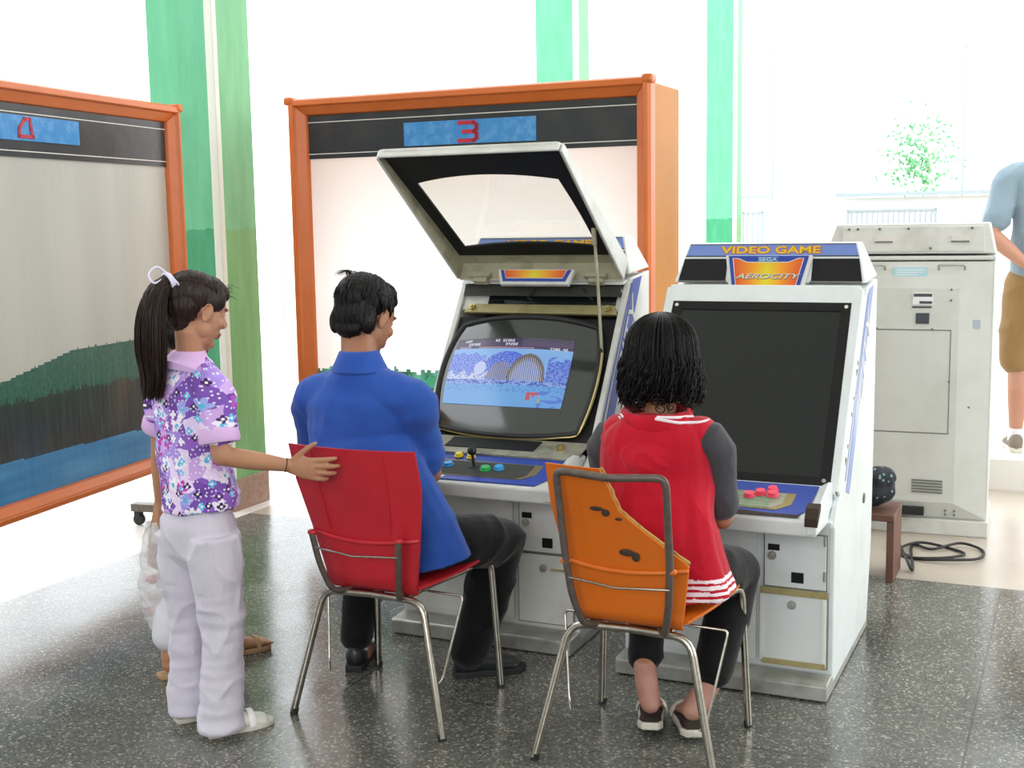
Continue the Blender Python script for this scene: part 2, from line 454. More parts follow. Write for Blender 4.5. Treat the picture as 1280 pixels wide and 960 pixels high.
def grid(name, nx, ny, pos, col, m, parent=None, flat=False):
    """a printed or lit picture: a fine grid of coloured faces"""
    vs = [pos(i / nx, j / ny) for j in range(ny + 1) for i in range(nx + 1)]
    fs = [(j * (nx + 1) + i, j * (nx + 1) + i + 1, (j + 1) * (nx + 1) + i + 1, (j + 1) * (nx + 1) + i) for j in range(ny) for i in range(nx)]
    me = bpy.data.meshes.new(name); me.from_pydata(vs, [], fs)
    ca = me.color_attributes.new('Col', 'FLOAT_COLOR', 'CORNER'); data = []
    for j in range(ny):
        for i in range(nx):
            c = lin(col((i + .5) / nx, (j + .5) / ny)); data.extend(c * 4)
    ca.data.foreach_set('color', data)
    return link_mesh(name, me, m, parent, not flat)
def hexc(h): return tuple(int(h[i:i + 2], 16) / 255 for i in (0, 2, 4))
def mixc(a, b, t): return tuple(x * (1 - t) + y * t for x, y in zip(a, b))

def text(s, size, m, parent, mtx, name='lettering', extrude=.0006, shear=0, offset=0, sx=1, space=1):
    cu = bpy.data.curves.new('t', 'FONT'); cu.body = s; cu.size = size; cu.extrude = extrude; cu.shear = shear; cu.offset = offset
    cu.align_x = 'CENTER'; cu.align_y = 'CENTER'; cu.space_character = space; cu.resolution_u = 4
    t = bpy.data.objects.new('t', cu); C.objects.link(t)
    me = bpy.data.meshes.new_from_object(t.evaluated_get(bpy.context.evaluated_depsgraph_get())); me.name = name
    bpy.data.objects.remove(t); bpy.data.curves.remove(cu); me.materials.clear()
    me.transform(mtx @ Matrix.Diagonal((sx, 1, 1, 1)))
    return link_mesh(name, me, m, parent)
def frame_yz(p0, p1, x0=0):
    """matrix whose u is +x, v runs from p0 to p1 in the (y,z) plane, w is the outward normal"""
    e = V((0, p1[0] - p0[0], p1[1] - p0[1])); L = e.length; e.normalize(); u = V((1, 0, 0)); w = u.cross(e)
    m = Matrix((u, e, w)).transposed().to_4x4(); m.translation = V((x0, p0[0], p0[1])); return m, L

# ---------------------------------------------------------------- the hall
HA = R(-24.7)
hx = V((math.cos(HA), math.sin(HA), 0)); hy = V((-hx.y, hx.x, 0))
hall = Matrix.Rotation(HA, 4, 'Z')
O0 = V((-1.47, 6.49, 0))           # where terrazzo meets the beige stone, beside the first column
def H(u, v, z=0): return O0 + hx * u + hy * v + V((0, 0, z))
def hall_box(name, u0, u1, v0, v1, z0, z1, m, kind='structure', parent=None, bevel=0, objrot=True):
    b = B(); b.box(u0, u1, v0, v1, z0, z1)
    o = b.obj(name, m, None, bevel=bevel)
    o.location = O0; o.rotation_euler = (0, 0, HA)
    if kind: o['kind'] = kind
    return o
TERR = floor_mat()
hall_box('floor', .07, 9, -12, 0, -.05, 0, TERR)
BEIGE = beige_floor('beige_stone_floor', 'A3988A', 'B8AEA0')
PALE = beige_floor('pale_stone_walkway', 'DAD5CE', 'EAE7E2')  # stone whitened in its colour to stand for daylight glare
hall_box('floor', .07, 9, 0, 14.2, -.05, 0, BEIGE)
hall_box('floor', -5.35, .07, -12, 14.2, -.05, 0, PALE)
M['wall_in'] = mat('wall_interior_plaster', 'DAD9D2', .85)
M['ceil'] = mat('ceiling_plaster', 'E2E2DC', .9)
hall_box('ceiling', -.3, 9, -12, .8, 4.6, 4.7, 'ceil')
hall_box('ceiling', -5.35, -.3, -12, -5, 4.6, 4.7, 'ceil')
hall_box('wall_rear', -5.35, 9, -12.2, -12, 0, 4.6, 'wall_in')
hall_box('wall_right', 9, 9.2, -12, 14.2, 0, 4.6, 'wall_in')
# left side: glazed wall, thin mullions on a low kerb
LX = -5.2
hall_box('wall_left', LX - .15, LX, -12, 14.2, 0, .12, 'wall')
hall_box('wall_left', LX - .15, LX, -12, -3.0, .12, 4.6, 'wall')
b = B()
for v, zt in ((-3, 4.6), (3.55, 3.2), (8.0, 3.68), (14.1, 4.6)): b.box(LX - .1, LX - .07, v - .02, v + .02, .12, zt)
o = b.obj('window_1', 'alu'); o.location = O0; o.rotation_euler = (0, 0, HA); o['kind'] = 'structure'
# end wall: parapet, sill, tall windows above
EV = 14.2
hall_box('wall_back', LX, 9, EV, EV + .2, 0, 1.78, 'wall')
hall_box('trim_1', .61, 5.4, EV - .2, EV, 1.79, 1.85, 'alu')
hall_box('trim_2', -.9, -.4, EV - .2, EV, 1.80, 1.85, 'alu')
hall_box('trim_3', 3.35, 8, 1.95, 9, 0, .17, PALE)
def window(n, u0, u1):
    b = B()
    b.box(u0 - .016, u0 + .016, EV + .05, EV + .08, 1.77, u1); b.box(u0 - .03, u0 + .03, EV + .04, EV + .09, u1 - .03, u1)

    o = b.obj('window_%d' % n, 'alu'); o.location = O0; o.rotation_euler = (0, 0, HA); o['kind'] = 'structure'
window(2, -.40, 4.03); window(3, 2.40, 3.95)
# standing step at the far right of the hall
def radiator(u0, u1, z0, z1, label):
    t = thing('radiator_grille', label, 'radiator', tuple(H((u0 + u1) / 2, EV - .13)), -24.7)
    w = (u1 - u0) / 2; b = B()
    b.box(-w, w, 0, .02, z1 - .03, z1); b.box(-w, w, 0, .02, z0, z0 + .03); b.box(-w, -w + .03, 0, .02, z0, z1); b.box(w - .03, w, 0, .02, z0, z1)
    b.obj('frame', 'alu', t)
    b = B(); n = int(2 * w / .075)
    for k in range(1, n): b.box(-w + k * 2 * w / n - .012, -w + k * 2 * w / n + .012, .004, .012, z0, z1)
    b.obj('slats', 'alu', t); b = B(); b.box(-w, w, .03, .12, z0 - .0, z1); b.obj('housing', 'wall', t)
radiator(.77, 2.07, 1.1, 1.6, 'white wall radiator grille with thin vertical slats above the rear-facing cabinet')
radiator(-.84, -.5, 1.1, 1.6, 'narrow pale radiator grille on the back wall right of the far column')

# columns: painted green, white stripe on the corner, brown stone plinth
def column(n, corner, w, d, label):
    """corner: near right corner of the front face"""
    t = thing('column', label, 'column', tuple(corner), -24.7, 'green painted columns of the hall')
    t['kind'] = 'structure'
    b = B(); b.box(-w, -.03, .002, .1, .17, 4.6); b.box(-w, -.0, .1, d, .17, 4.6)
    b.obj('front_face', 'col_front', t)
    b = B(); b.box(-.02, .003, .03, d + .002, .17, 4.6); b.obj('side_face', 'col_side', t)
    b = B(); b.box(-.045, .006, -.003, .035, .17, 4.6); b.obj('corner_stripe', 'column_strip', t, bevel=.006)
    b = B(); b.box(-w - .012, .012, -.012, d + .012, 0, .17); b.obj('plinth', 'stone', t, bevel=.004)
cn = V((-1.374, 6.768, 0)) - hy * .3
column(1, cn, .42, .3, 'nearest green column with a white corner stripe beside the left display panel')
column(2, V((.66, 11.9, 0)), .42, .3, 'green column rising behind the middle display panel')
column(3, V((3.13, 17.3, 0)), .42, .3, 'farthest green column right of the middle display panel')

# a tree outside the end windows
t = thing('tree', 'pale green leafy tree seen through the far right window', 'tree', tuple(H(1.55, EV + 4)), 0)
b = B(); b.loft([(0, 0, 0), (.05, 0, 1.2), (0, .1, 2.4), (.1, 0, 3.2)], [.14, .11, .08, .03], sub=3)
for k in range(6):
    a = k * 1.05; b.loft([(0, 0, 1.5 + k * .2), (.5 * math.cos(a), .5 * math.sin(a), 2.0 + k * .22), (.9 * math.cos(a), .9 * math.sin(a), 2.2 + k * .2)], [.04, .025, .01])
M['bark'] = mat('pale_bark', 'C9CFC0', .9)
b.obj('trunk', 'bark', t, True)
b = B()
for k in range(480):
    p = V((random.gauss(-.25, .28), random.gauss(0, .3), random.gauss(2.45, .38)))
    if p.z < 1.2: continue
    q = V([random.uniform(-1, 1) for _ in range(3)]).normalized(); r = q.orthogonal() * .03; s = q * .05
    vs = [b.bm.verts.new(x) for x in (p - s, p + r, p + s, p - r)]; b._f(vs)
b.obj('foliage', 'leaf', t)
tag(hall_box('outside_ground', -16, 16, EV + .2, EV + 22, -.05, 0, 'wall'))
tag(hall_box('outside_ground', LX - 18, LX - .15, -12, EV + .2, -.05, 0, 'wall'))

# ---------------------------------------------------------------- arcade cabinets
GRAD = [('D4501E', 0), ('E8A01E', .3), ('D8D820', .5), ('E8A01E', .7), ('D4501E', 1)]
def grad(u):
    for (c0, p0), (c1, p1) in zip(GRAD, GRAD[1:]):
        if u <= p1: return mixc(hexc(c0), hexc(c1), (u - p0) / (p1 - p0))
    return hexc(GRAD[-1][0])

def badge(parent, mtx, full=True):
    """trapezoid badge with blue border and orange to yellow field"""
    H0 = .158 if full else .05
    w1, w0 = .145, (.118 if full else .128)
    b = B(); b.plate([(-w0 - .012, -.012), (w0 + .012, -.012), (w1 + .012, H0), (-w1 - .012, H0)], 0, .022, mtx)
    o = b.obj('badge', 'cab_white', parent, bevel=.003)
    b = B(); b.plate([(-w0, 0), (w0, 0), (w1, H0 - .004), (-w1, H0 - .004)], .02, .0245, mtx); b.obj('badge_border', 'blue_print', o)
    z = mtx
    if full:
        prof = lambda u: .125 if abs(u) < .075 else .125 + (abs(u) - .075) * .5
        top = lambda u: min(.142, prof(u))
    else: top = lambda u: H0 - .004
    def pos(u, v):
        x = -1 + 2 * u; lo = .012; xx = x * (w0 - .012 + (w1 - w0) * v * .8); hi = top(xx)
        return mtx @ V((xx, lo + (hi - lo) * v, .026))
    g = grid('badge_field', 40, 6, pos, lambda u, v: mixc(grad(u), hexc('E86A1C'), .35 * abs(v - .4)), 'print', o)
    b = B(); n = 24
    line = [pos(0, 1)] + [pos(0, 0)] + [pos(1, 0)] + [pos(1, 1)] + [pos(1 - i / n, 1) for i in range(1, n)]
    b.tube(line, .0016, n=6, closed=True); b.obj('badge_outline', 'line_white', o)
    if full:
        text('AEROCITY', .031, 'line_white', o, mtx @ Matrix.Translation((0, .062, .0275)), shear=.35, sx=1.5)
        text('AEROCITY', .031, 'seam', o, mtx @ Matrix.Translation((.0015, .0602, .0268)), name='lettering_shadow', shear=.35, sx=1.5, offset=.0008)
        text('SEGA', .019, 'sticker_blue', o, mtx @ Matrix.Translation((0, .136, .0265)), sx=1.5, offset=.0004)
        b = B(); x, y0, y1 = .036, .1265, .1465
        b.tube([mtx @ V(p) for p in ((-x, y0, .026), (x, y0, .026), (x, y1, .026), (-x, y1, .026))], .0008, n=5, closed=True); b.obj('lettering_frame', 'sticker_blue', o)
    return o

def coin_doors(t, side, wht):
    F = .088
    for i, (x0, x1, z0, z1) in enumerate(((.132, .328, .338, .515), (.126, .332, .082, .328))):
        if side < 0 and False: pass
        b = B(); b.box(x0, x1, F - .004, F + .01, z0, z1); d = b.obj('coin_door' if i == 0 else 'cash_door', wht, t, bevel=.002)
        b = B(); e = .003
        for q in ((x0 - e, x0, z0 - e, z1 + e), (x1, x1 + e, z0 - e, z1 + e), (x0, x1, z0 - e, z0), (x0, x1, z1, z1 + e)): b.box(q[0], q[1], F - .0015, F + .004, q[2], q[3])
        b.obj('door_gap', 'seam', d)
        cx, cz = ((.157, .44) if i == 0 else (.222, .282))
        b = B(); b.cyl((cx, F - .012, cz), (cx, F, cz), .014); b.cyl((cx, F - .018, cz), (cx, F - .01, cz), .008); b.obj('lock', 'steel', d, True)
        if i == 0:
            b = B(); b.box(.143, .18, F - .007, F, .457, .477); b.obj('reject_slot', 'black', d)
            b = B(); b.box(.218, .258, F - .006, F, .355, .39); b.obj('coin_return', 'black', d, bevel=.002)
            for z in (.50, .385):
                b = B(); b.cyl((.324, F - .006, z - .016), (.324, F - .006, z + .016), .0045); b.obj('hinge', 'steel', d)
    # left hand side of the front: plain service panel
    b = B(); b.box(-.32, .105, F - .003, F + .01, .085, .515); b.obj('front_panel', wht, t, bevel=.002)

def cabinet(name, label, loc, rz, sc, closed):
    t = thing(name, label, 'arcade machine', loc, rz, None, sc)
    W = .351; wht = 'cab_blue' if closed else 'cab_white'
    side = [(.10, .05), (.10, .545), (.15, .60), (.24, .66), (.645, 1.255), (.66, 1.268), (.882, 1.288), (.872, .6), (.86, .30), (.79, .03), (.12, .03)]
    b = B()
    for s in (-1, 1):
        b.prism(side, s * W, s * (W - .022))
    b.box(-W + .01, W - .01, .10, .12, .06, .56)                      # front
    b.prism([(.85, .3), (.87, .6), (.878, 1.28), (.86, 1.28), (.84, .6), (.78, .05), (.79, .05)], -W + .01, W - .01)   # rear
    b.box(-W + .01, W - .01, .10, .79, .04, .06)
    if closed: b.prism([(.10, .55), (.24, .65), (.64, 1.25), (.87, 1.27), (.87, .6)], -W + .01, W - .01)
    else:
        b.prism([(.60, 1.245), (.64, 1.262), (.87, 1.28), (.87, 1.26)], -W + .01, W - .01)
    o = b.obj('cabinet_body', wht, t, bevel=.006, seg=3)
    if not closed:
        b = B(); b.prism([(.26, .655), (.84, .66), (.84, 1.24), (.62, 1.24), (.60, 1.2), (.8, 1.2), (.8, .70), (.28, .66)], -W + .024, W - .024)
        b.obj('inner_lining', 'dark', t)
    # base skid
    b = B(); b.prism([(0, .004), (0, .05), (.006, .056), (.10, .060), (.10, .004)], -W, W); b.box(-W, W, .10, .80, .004, .035)
    b.obj('base_plinth', 'steel', t, bevel=.003)
    for s in (-1, 1):
        for y in (.05, .7):
            b = B(); b.cyl((s * .30, y, 0), (s * .30, y, .012), .014); b.obj('levelling_foot', 'rubber', t)
    coin_doors(t, 1, wht)
    # tape round the lower door
    if closed:
        d = [c for c in t.children if c.name.startswith('cash_door')][0]
        for m_, q in (('tape', (.12, .336, .079, .084, .312, .334)), ('tape', (.13, .33, .079, .084, .078, .096)), ('white_tape', (.119, .129, .080, .084, .09, .325)), ('white_tape', (.318, .326, .080, .084, .10, .322))):
            b = B(); b.box(*q); b.obj('brown_tape' if m_ == 'tape' else 'white_tape', m_, d)
    else:
        b = B(); b.box(.25, .30, .079, .084, .275, .283); b.obj('brown_tape', 'tape', t)
    # control panel shelf
    P0, P1 = (-.09, .605), (.145, .660)
    b = B(); b.prism([(-.088, .552), (-.092, .60), (-.085, .606), (.145, .660), (.24, .664), (.24, .60), (.10, .548)], -.326, .326)
    b.obj('control_shelf', wht, t, bevel=.008, seg=3)
    cp, L = frame_yz(P0, P1)
    cp = cp @ Matrix.Translation((0, 0, .001))
    b = B(); b.plate([(-.305, .012), (.262, .012), (.292, .07), (.292, L - .004), (-.305, L - .004)], 0, .004, cp); pan = b.obj('control_overlay', 'blue_print', t, bevel=.001)
    b = B(); b.plate([(-.28, .045), (.195, .045), (.235, .085), (.235, .165), (-.28, .165)], .004, .006, cp); b.obj('gold_border', 'brass', pan)
    b = B(); b.plate([(-.275, .05), (.175, .05), (.205, .08), (.205, .158), (-.275, .158)], .006, .0075, cp); b.obj('button_field', 'dark' if not closed else 'grime', pan)
    if closed:
        b = B()
        for k in range(7): b.plate([(-.27, .056 + k * .015), (.17, .056 + k * .015), (.17, .060 + k * .015), (-.27, .060 + k * .015)], .0075, .0082, cp)
        b.obj('green_lines', 'leaf', pan)
    def button(u, v, c, r=.014, h=.009):
        b = B(); b.cyl(cp @ V((u, v, .006)), cp @ V((u, v, .011)), r + .004); b.cyl(cp @ V((u, v, .01)), cp @ V((u, v, .01 + h)), r); b.obj('push_button', c, pan, True)
    def stick(u, v, top='rubber'):
        b = B(); b.cyl(cp @ V((u, v, .006)), cp @ V((u, v, .009)), .022); b.cyl(cp @ V((u, v, .006)), cp @ V((u, v, .055)), .005)
        b.ell(cp @ V((u, v, .066)), (.0165,) * 3); b.obj('joystick', top, pan, True)
    if closed:
        for u, v in ((.094, .122), (.125, .145), (.165, .138), (.158, .172)): button(u, v, 'pink', .015, .011)
        for u, v in ((-.17, .10), (-.13, .12), (-.09, .13)): button(u, v, 'pink', .015, .011)
        stick(.03, .11); stick(-.23, .11)
        b = B(); b.plate([(.06, .004), (.27, .004), (.275, .022), (.18, .02), (.09, .03), (.05, .018)], .0042, .0052, cp); b.obj('worn_patch', 'chip', pan)
    else:
        for u, v, c in ((.042, .10, 'green'), (.088, .113, 'lblue')): button(u, v, c, .0155)
        for u, v in ((-.108, .196), (-.056, .19)): button(u, v, 'yellow', .0125)
        button(-.15, .10, 'green', .0155); button(-.11, .115, 'lblue', .0155)
        stick(-.012, .12); stick(-.235, .115)
        b = B(); b.plate([(-.305, .008), (-.10, .008), (-.085, .038), (-.305, .038)], .004, .0048, cp); b.obj('worn_patch', 'white_tape', pan)
    # end caps of the shelf
    for s in (-1, 1):
        b = B(); b.prism([(-.094, .56), (-.098, .60), (-.075, .634), (.11, .688), (.17, .672), (.17, .60), (.04, .565)], s * .330, s * .297, prof2=[(-.094, .56), (-.098, .60), (-.088, .612), (.12, .666), (.17, .664), (.17, .60), (.04, .565)])
        e = b.obj('shelf_end_cap', wht, t, bevel=.005)
        if s > 0:
            if closed:
                b = B(); b.prism([(-.101, .588), (-.101, .613), (-.078, .641), (-.045, .650), (-.05, .63), (-.085, .598)], .333, .294); b.obj('chipped_corner', 'chip', e)
            else:
                b = B(); b.prism([(-.092, .590), (-.09, .606), (-.01, .628), (-.01, .61)], .328, .333); b.obj('blue_tape', 'blue_print', e)
    # marquee
    b = B()
    b.hexa([(-.347, .655, 1.283), (.347, .655, 1.283), (.351, .885, 1.300), (-.351, .885, 1.300), (-.308, .715, 1.425), (.308, .715, 1.425), (.308, .80, 1.425), (-.308, .80, 1.425)])
    mq = b.obj('marquee_box', wht, t, bevel=.006, seg=3)
    fm, L = frame_yz((.655, 1.283), (.715, 1.425))
    b = B(); b.plate([(-.312, .104), (.312, .104), (.300, .146), (-.300, .146)], .0, .003, fm); sg = b.obj('marquee_sign', 'blue_light', mq)
    b = B(); b.plate([(-.314, .101), (.314, .101), (.313, .104), (-.313, .104)], 0, .004, fm); b.plate([(-.301, .146), (.301, .146), (.300, .149), (-.300, .149)], 0, .004, fm); b.obj('sign_edge', 'ink', sg)
    text('VIDEO GAME', .037, 'letter_orange', sg, fm @ Matrix.Translation((0, .124, .0035)), offset=.0026, sx=1.62, space=1.02)
    text('VIDEO GAME', .037, 'letter_yellow', sg, fm @ Matrix.Translation((0, .124, .0045)), name='lettering_fill', offset=.0008, sx=1.62, space=1.02)
    for s in (-1, 1):
        b = B(); b.plate([(s * .332, .006), (s * .155, .006), (s * .155, .092), (s * .316, .092)], -.001, .003, fm)
        sp = b.obj('speaker_grille', 'black', mq)
        b = B(); b.plate([(s * .33, .0), (s * .15, .0), (s * .15, .005), (s * .33, .005)], 0, .008, fm); b.obj('grille_lip', 'seam', sp)
    if closed: badge(mq, fm @ Matrix.Translation((0, -.040, .003)) @ Matrix.Diagonal((1, .87, 1, 1)))
    # side art: blue stripe with lettering along the sloped edge
    for s in (-1, 1):
        x = s * (W + .0006)
        b = B()
        def q(y0, z0, y1, z1, a, c):
            return [V((x, y0 + a, z0)), V((x, y0 + c, z0)), V((x, y1 + c, z1)), V((x, y1 + a, z1))]
        pts = q(.262, .66, .662, 1.25, .0, .012); pts2 = [p + V((s * .001, 0, 0)) for p in pts]
        b.slab(pts, pts2); pts = [V((x, .285, .62)), V((x, .35, .60)), V((x, .785, 1.272)), V((x, .685, 1.262))]; b.slab(pts, [p + V((s * .001, 0, 0)) for p in pts])
        art = b.obj('side_stripe', 'blue_print' if not closed else 'blue_faded', t)
        e = V((0, .44, .66)).normalized() * s; u = e; v = V((s, 0, 0)).cross(u) * 1
        mt = Matrix((u, v, V((s, 0, 0)))).transposed().to_4x4(); mt.translation = V((x + s * .0012, .60, 1.015))
        text('CITY', .125, 'line_white', art, mt, shear=.3, sx=1.3)
        b = B(); b.cyl((s * W, .66, .52), (s * (W + .004), .66, .52), .018); b.obj('side_bolt', 'seam', t, True)
    return t, mq
M['letter_orange'] = mat('orange_lettering', 'C4622C', .5)
M['letter_yellow'] = mat('yellow_lettering', 'D8B428', .5)
M['blue_faded'] = mat('faded_blue_stripe', '7F93CC', .3, dirt='C8D0E4', dscale=5, damt=.9)  # blue print paled in its colour to look overexposed

def lid_ring(hw, L, r=.02):
    return [(-hw, r), (-hw + r, 0), (hw - r, 0), (hw, r), (hw, L - r), (hw - r, L), (-hw + r, L), (-hw, L - r)]
def arch_hole(L):
    """window in the black mask: wide, with arched edges; v measured from the lower edge"""
    pts = []
    n = 14
    for i in range(n + 1):                              # lower edge (far from hinge)
        x = -1 + 2 * i / n; pts.append((x * .272, L - .585 - .042 * (1 - x * x)))
    for i in range(1, 6): t = i / 6; pts.append((.272 + .006 * math.sin(t * PI), (L - .585) * (1 - t) + (L - .145) * t))
    for i in range(n + 1):
        x = 1 - 2 * i / n; pts.append((x * .272, L - .145 - .030 * (1 - x * x)))
    for i in range(1, 6): t = i / 6; pts.append((-.272, (L - .145) * (1 - t) + (L - .585) * t))
    return pts
def screen_lid(t, mtx, L, closed):
    hw = .3495
    gl = [(-.318, .028), (.318, .028), (.312, L - .075), (-.312, L - .075)]
    b = B(); b.holed(lid_ring(hw, L), gl, -.012, 0, mtx)
    d0 = .088 if closed else .034
    for s in (-1, 1): b.slab([mtx @ V((s * hw, y, w)) for y, w in ((.01, -.002), (L - .01, -.002), (L - .01, -.088), (.01, -d0))], [mtx @ V((s * (hw - .010), y, w)) for y, w in ((.01, -.002), (L - .01, -.002), (L - .01, -.088), (.01, -d0))])
    b.plate([(-hw + .01, 0), (hw - .01, 0), (hw - .01, .010), (-hw + .01, .010)], -d0, -.002, mtx)
    b.plate([(-hw + .01, L), (hw - .01, L), (hw - .01, L - .010), (-hw + .01, L - .010)], -.088, -.002, mtx)
    lid = b.obj('screen_lid', 'cab_blue' if closed else 'cab_white', t, bevel=.004)
    if not closed:
        b = B()   # aged inner faces
        b.holed(lid_ring(hw - .011, L - .0, .02), gl, -.0145, -.0125, mtx)
        for s in (-1, 1): b.slab([mtx @ V((s * (hw - .0105), y, w)) for y, w in ((.012, -.013), (L - .012, -.013), (L - .012, -.085), (.012, -d0 + .003))], [mtx @ V((s * (hw - .0125), y, w)) for y, w in ((.012, -.013), (L - .012, -.013), (L - .012, -.085), (.012, -d0 + .003))])
        b.plate([(-hw + .012, L - .0125), (hw - .012, L - .0125), (hw - .012, L - .0105), (-hw + .012, L - .0105)], -.086, -.013, mtx)
        b.obj('inner_liner', 'beige', lid)
        b = B(); b.holed([(-.325, .018), (.325, .018), (.322, L - .085), (-.322, L - .085)], arch_hole(L), -.022, -.015, mtx); b.obj('black_mask', 'black', lid)
        b = B(); b.plate(gl, -.008, -.005, mtx); b.obj('clear_pane', 'clear', lid)
        for s in (-1, 1):
            b = B(); b.plate([(s * .24 - .03, L - .03), (s * .24 + .03, L - .03), (s * .24 + .03, L + .004), (s * .24 - .03, L + .004)], -.105, -.075, mtx)
            b.plate([(s * .24 - .045, L - .045), (s * .24 + .045, L - .045), (s * .24 + .045, L - .02), (s * .24 - .045, L - .02)], -.09, -.07, mtx)
            b.obj('hinge_block', 'beige', lid, bevel=.004)
    else:
        b = B(); b.plate(gl, -.008, -.002, mtx); g = b.obj('smoked_pane', 'smoked', lid)
        b = B(); b.holed([(-.322, .024), (.322, .024), (.316, L - .071), (-.316, L - .071)], [(-.285, .055), (.285, .055), (.282, L - .105), (-.282, L - .105)], -.0015, .0015, mtx); b.obj('pane_border', 'black', lid, bevel=.001)
        for u, v in ((-.300, L - .088), (.300, L - .088), (.300, .042), (-.300, .042)):
            b = B(); b.cyl(mtx @ V((u, v, .0)), mtx @ V((u, v, .004)), .0065); b.obj('screw', 'line_white' if v > .3 else 'steel', lid, True)
        b = B(); b.plate([(-.2, .52), (.2, .52), (.2, .524), (-.2, .524)], -.0018, -.0014, mtx)
        b.bm.free()
        b = B()
        for v, w in ((.60, .004), (.55, .006), (.43, .003), (.35, .004), (.2, .004), (.12, .008)):
            y = L * (v + .05)
            z = mtx @ V((.3499, y, -.07)); b.box(.349, .3508, z.y - .006, z.y + w, z.z - w * 3, z.z + w * 3)
        b.obj('chips', 'chip', lid)
    return lid

# machine on the right, closed
m2, mq2 = cabinet('arcade_cabinet', 'white arcade machine with a dark blank screen, closed lid and VIDEO GAME sign', (.651, 3.872, 0), -24.67, 1, True)
fm, L = frame_yz((.150, .640), (.585, 1.281)); screen_lid(m2, fm, L, True)
# machine in the middle, lid propped open
m1, mq1 = cabinet('arcade_cabinet', 'arcade machine with its screen lid propped wide open and a game glowing on the tube', (-.14, 4.325, 0), -24.5, 1.02, False)
fm, L = frame_yz((-.005, 1.745), (.645, 1.332)); lid1 = screen_lid(m1, fm, L, False)
bm_, _ = frame_yz((.52, 1.252), (.545, 1.302), .02); badge(m1, bm_, False)
b = B(); b.tube([(.300, .405, 1.45), (.300, .44, 1.25), (.300, .478, .998)], .006); b.cyl((.300, .402, 1.46), (.300, .41, 1.40), .009)
b.obj('prop_rod', 'beige', m1, True)
# the tube and the metalwork round it
cp, _ = frame_yz((.235, .66), (.640, 1.26))
b = B(); b.plate([(-.328, .012), (.328, .012), (.328, .565), (-.328, .565)], -.03, -.022, cp); b.obj('tube_surround', 'black', m1)
def rrect(hw, v0, v1, r, n=6, bow=0.0):
    out = []
    for cx, cy, a0 in ((hw - r, v0 + r, -90), (hw - r, v1 - r, 0), (-hw + r, v1 - r, 90), (-hw + r, v0 + r, 180)):
        for k in range(n + 1):
            a = R(a0 + 90 * k / n); out.append((cx + r * math.cos(a), cy + r * math.sin(a)))
    return out
V0, V1 = .055, .555; VC = (V0 + V1) / 2; VH = (V1 - V0) / 2; UH = .316
TX_ = -.012
def tube_pt(u, v, lift=0):
    """u,v in -1..1 on the bulged glass with rounded corners"""
    k = 1 - .09 * (u * u * v * v) ; bow = 1 + .035
    x = TX_ + UH * u * k * (1 - .03 * v * v); y = VC + VH * v * k * (1 - .05 * u * u)
    return cp @ V((x, y, .022 - .034 * (u * u * .55 + v * v * .45) + lift))
g = []
crt = grid('picture_tube', 24, 20, lambda u, v: tube_pt(2 * u - 1, 2 * v - 1), lambda u, v: (0, 0, 0), 'crt', m1)
ring = [tube_pt(-1 + 2 * i / 20, -1) for i in range(20)] + [tube_pt(1, -1 + 2 * i / 16) for i in range(16)] + [tube_pt(1 - 2 * i / 20, 1) for i in range(20)] + [tube_pt(-1, 1 - 2 * i / 16) for i in range(16)]
b = B(); b.tube([p - V((0, 0, 0)) for p in ring], .011, n=8, closed=True); b.obj('tube_rim', 'rubber', crt, True)
nrm = (cp.to_3x3() @ V((0, 0, 1)))
band = [p + nrm * .004 + V((0, 0, -.010)) for p in [tube_pt(-1 + 2 * i / 20, -1) for i in range(21)]] + [p + nrm * .004 + V((.011, 0, 0)) for p in [tube_pt(1, -.96 + 1.5 * i / 16) for i in range(17)]]
b = B(); b.tube(smoothpath(band[::2], 3), .0058, n=8); b.obj('brass_band', 'brass', crt, True)
# the picture
FONT = {'H': '101101111101101', 'I': '111010010010111', 'S': '111100111001111', 'C': '111100100100111', 'O': '111101101101111', 'R': '110101110101101', 'E': '111100111100111',
        'T': '111010010010010', 'M': '101111111101101', '1': '010110010010111', 'U': '101101101101111', 'P': '111101111100100', '0': '111101101101111', '2': '111001111100111', '5': '111100111001111', '4': '101101111001001', ' ': '0' * 15, '-': '000000111000000'}
PW, PH = 192, 128
pix = {}
def put(s, x, y, c):
    for k, ch in enumerate(s):
        for i, q in enumerate(FONT[ch]):
            if q == '1': pix[(x + k * 4 + i % 3, y - i // 3)] = c
W_ = hexc('E6E8F2')
put('1UP', 14, PH - 4, W_); put('25400', 22, PH - 11, W_); put('HI SCORE', 66, PH - 4, W_); put('54200', 84, PH - 11, W_); put('STAGE'.replace('A', 'R').replace('G', 'C'), 8, PH - 18, hexc('C8B8D8')); put('TIME 42', 156, PH - 18, W_)
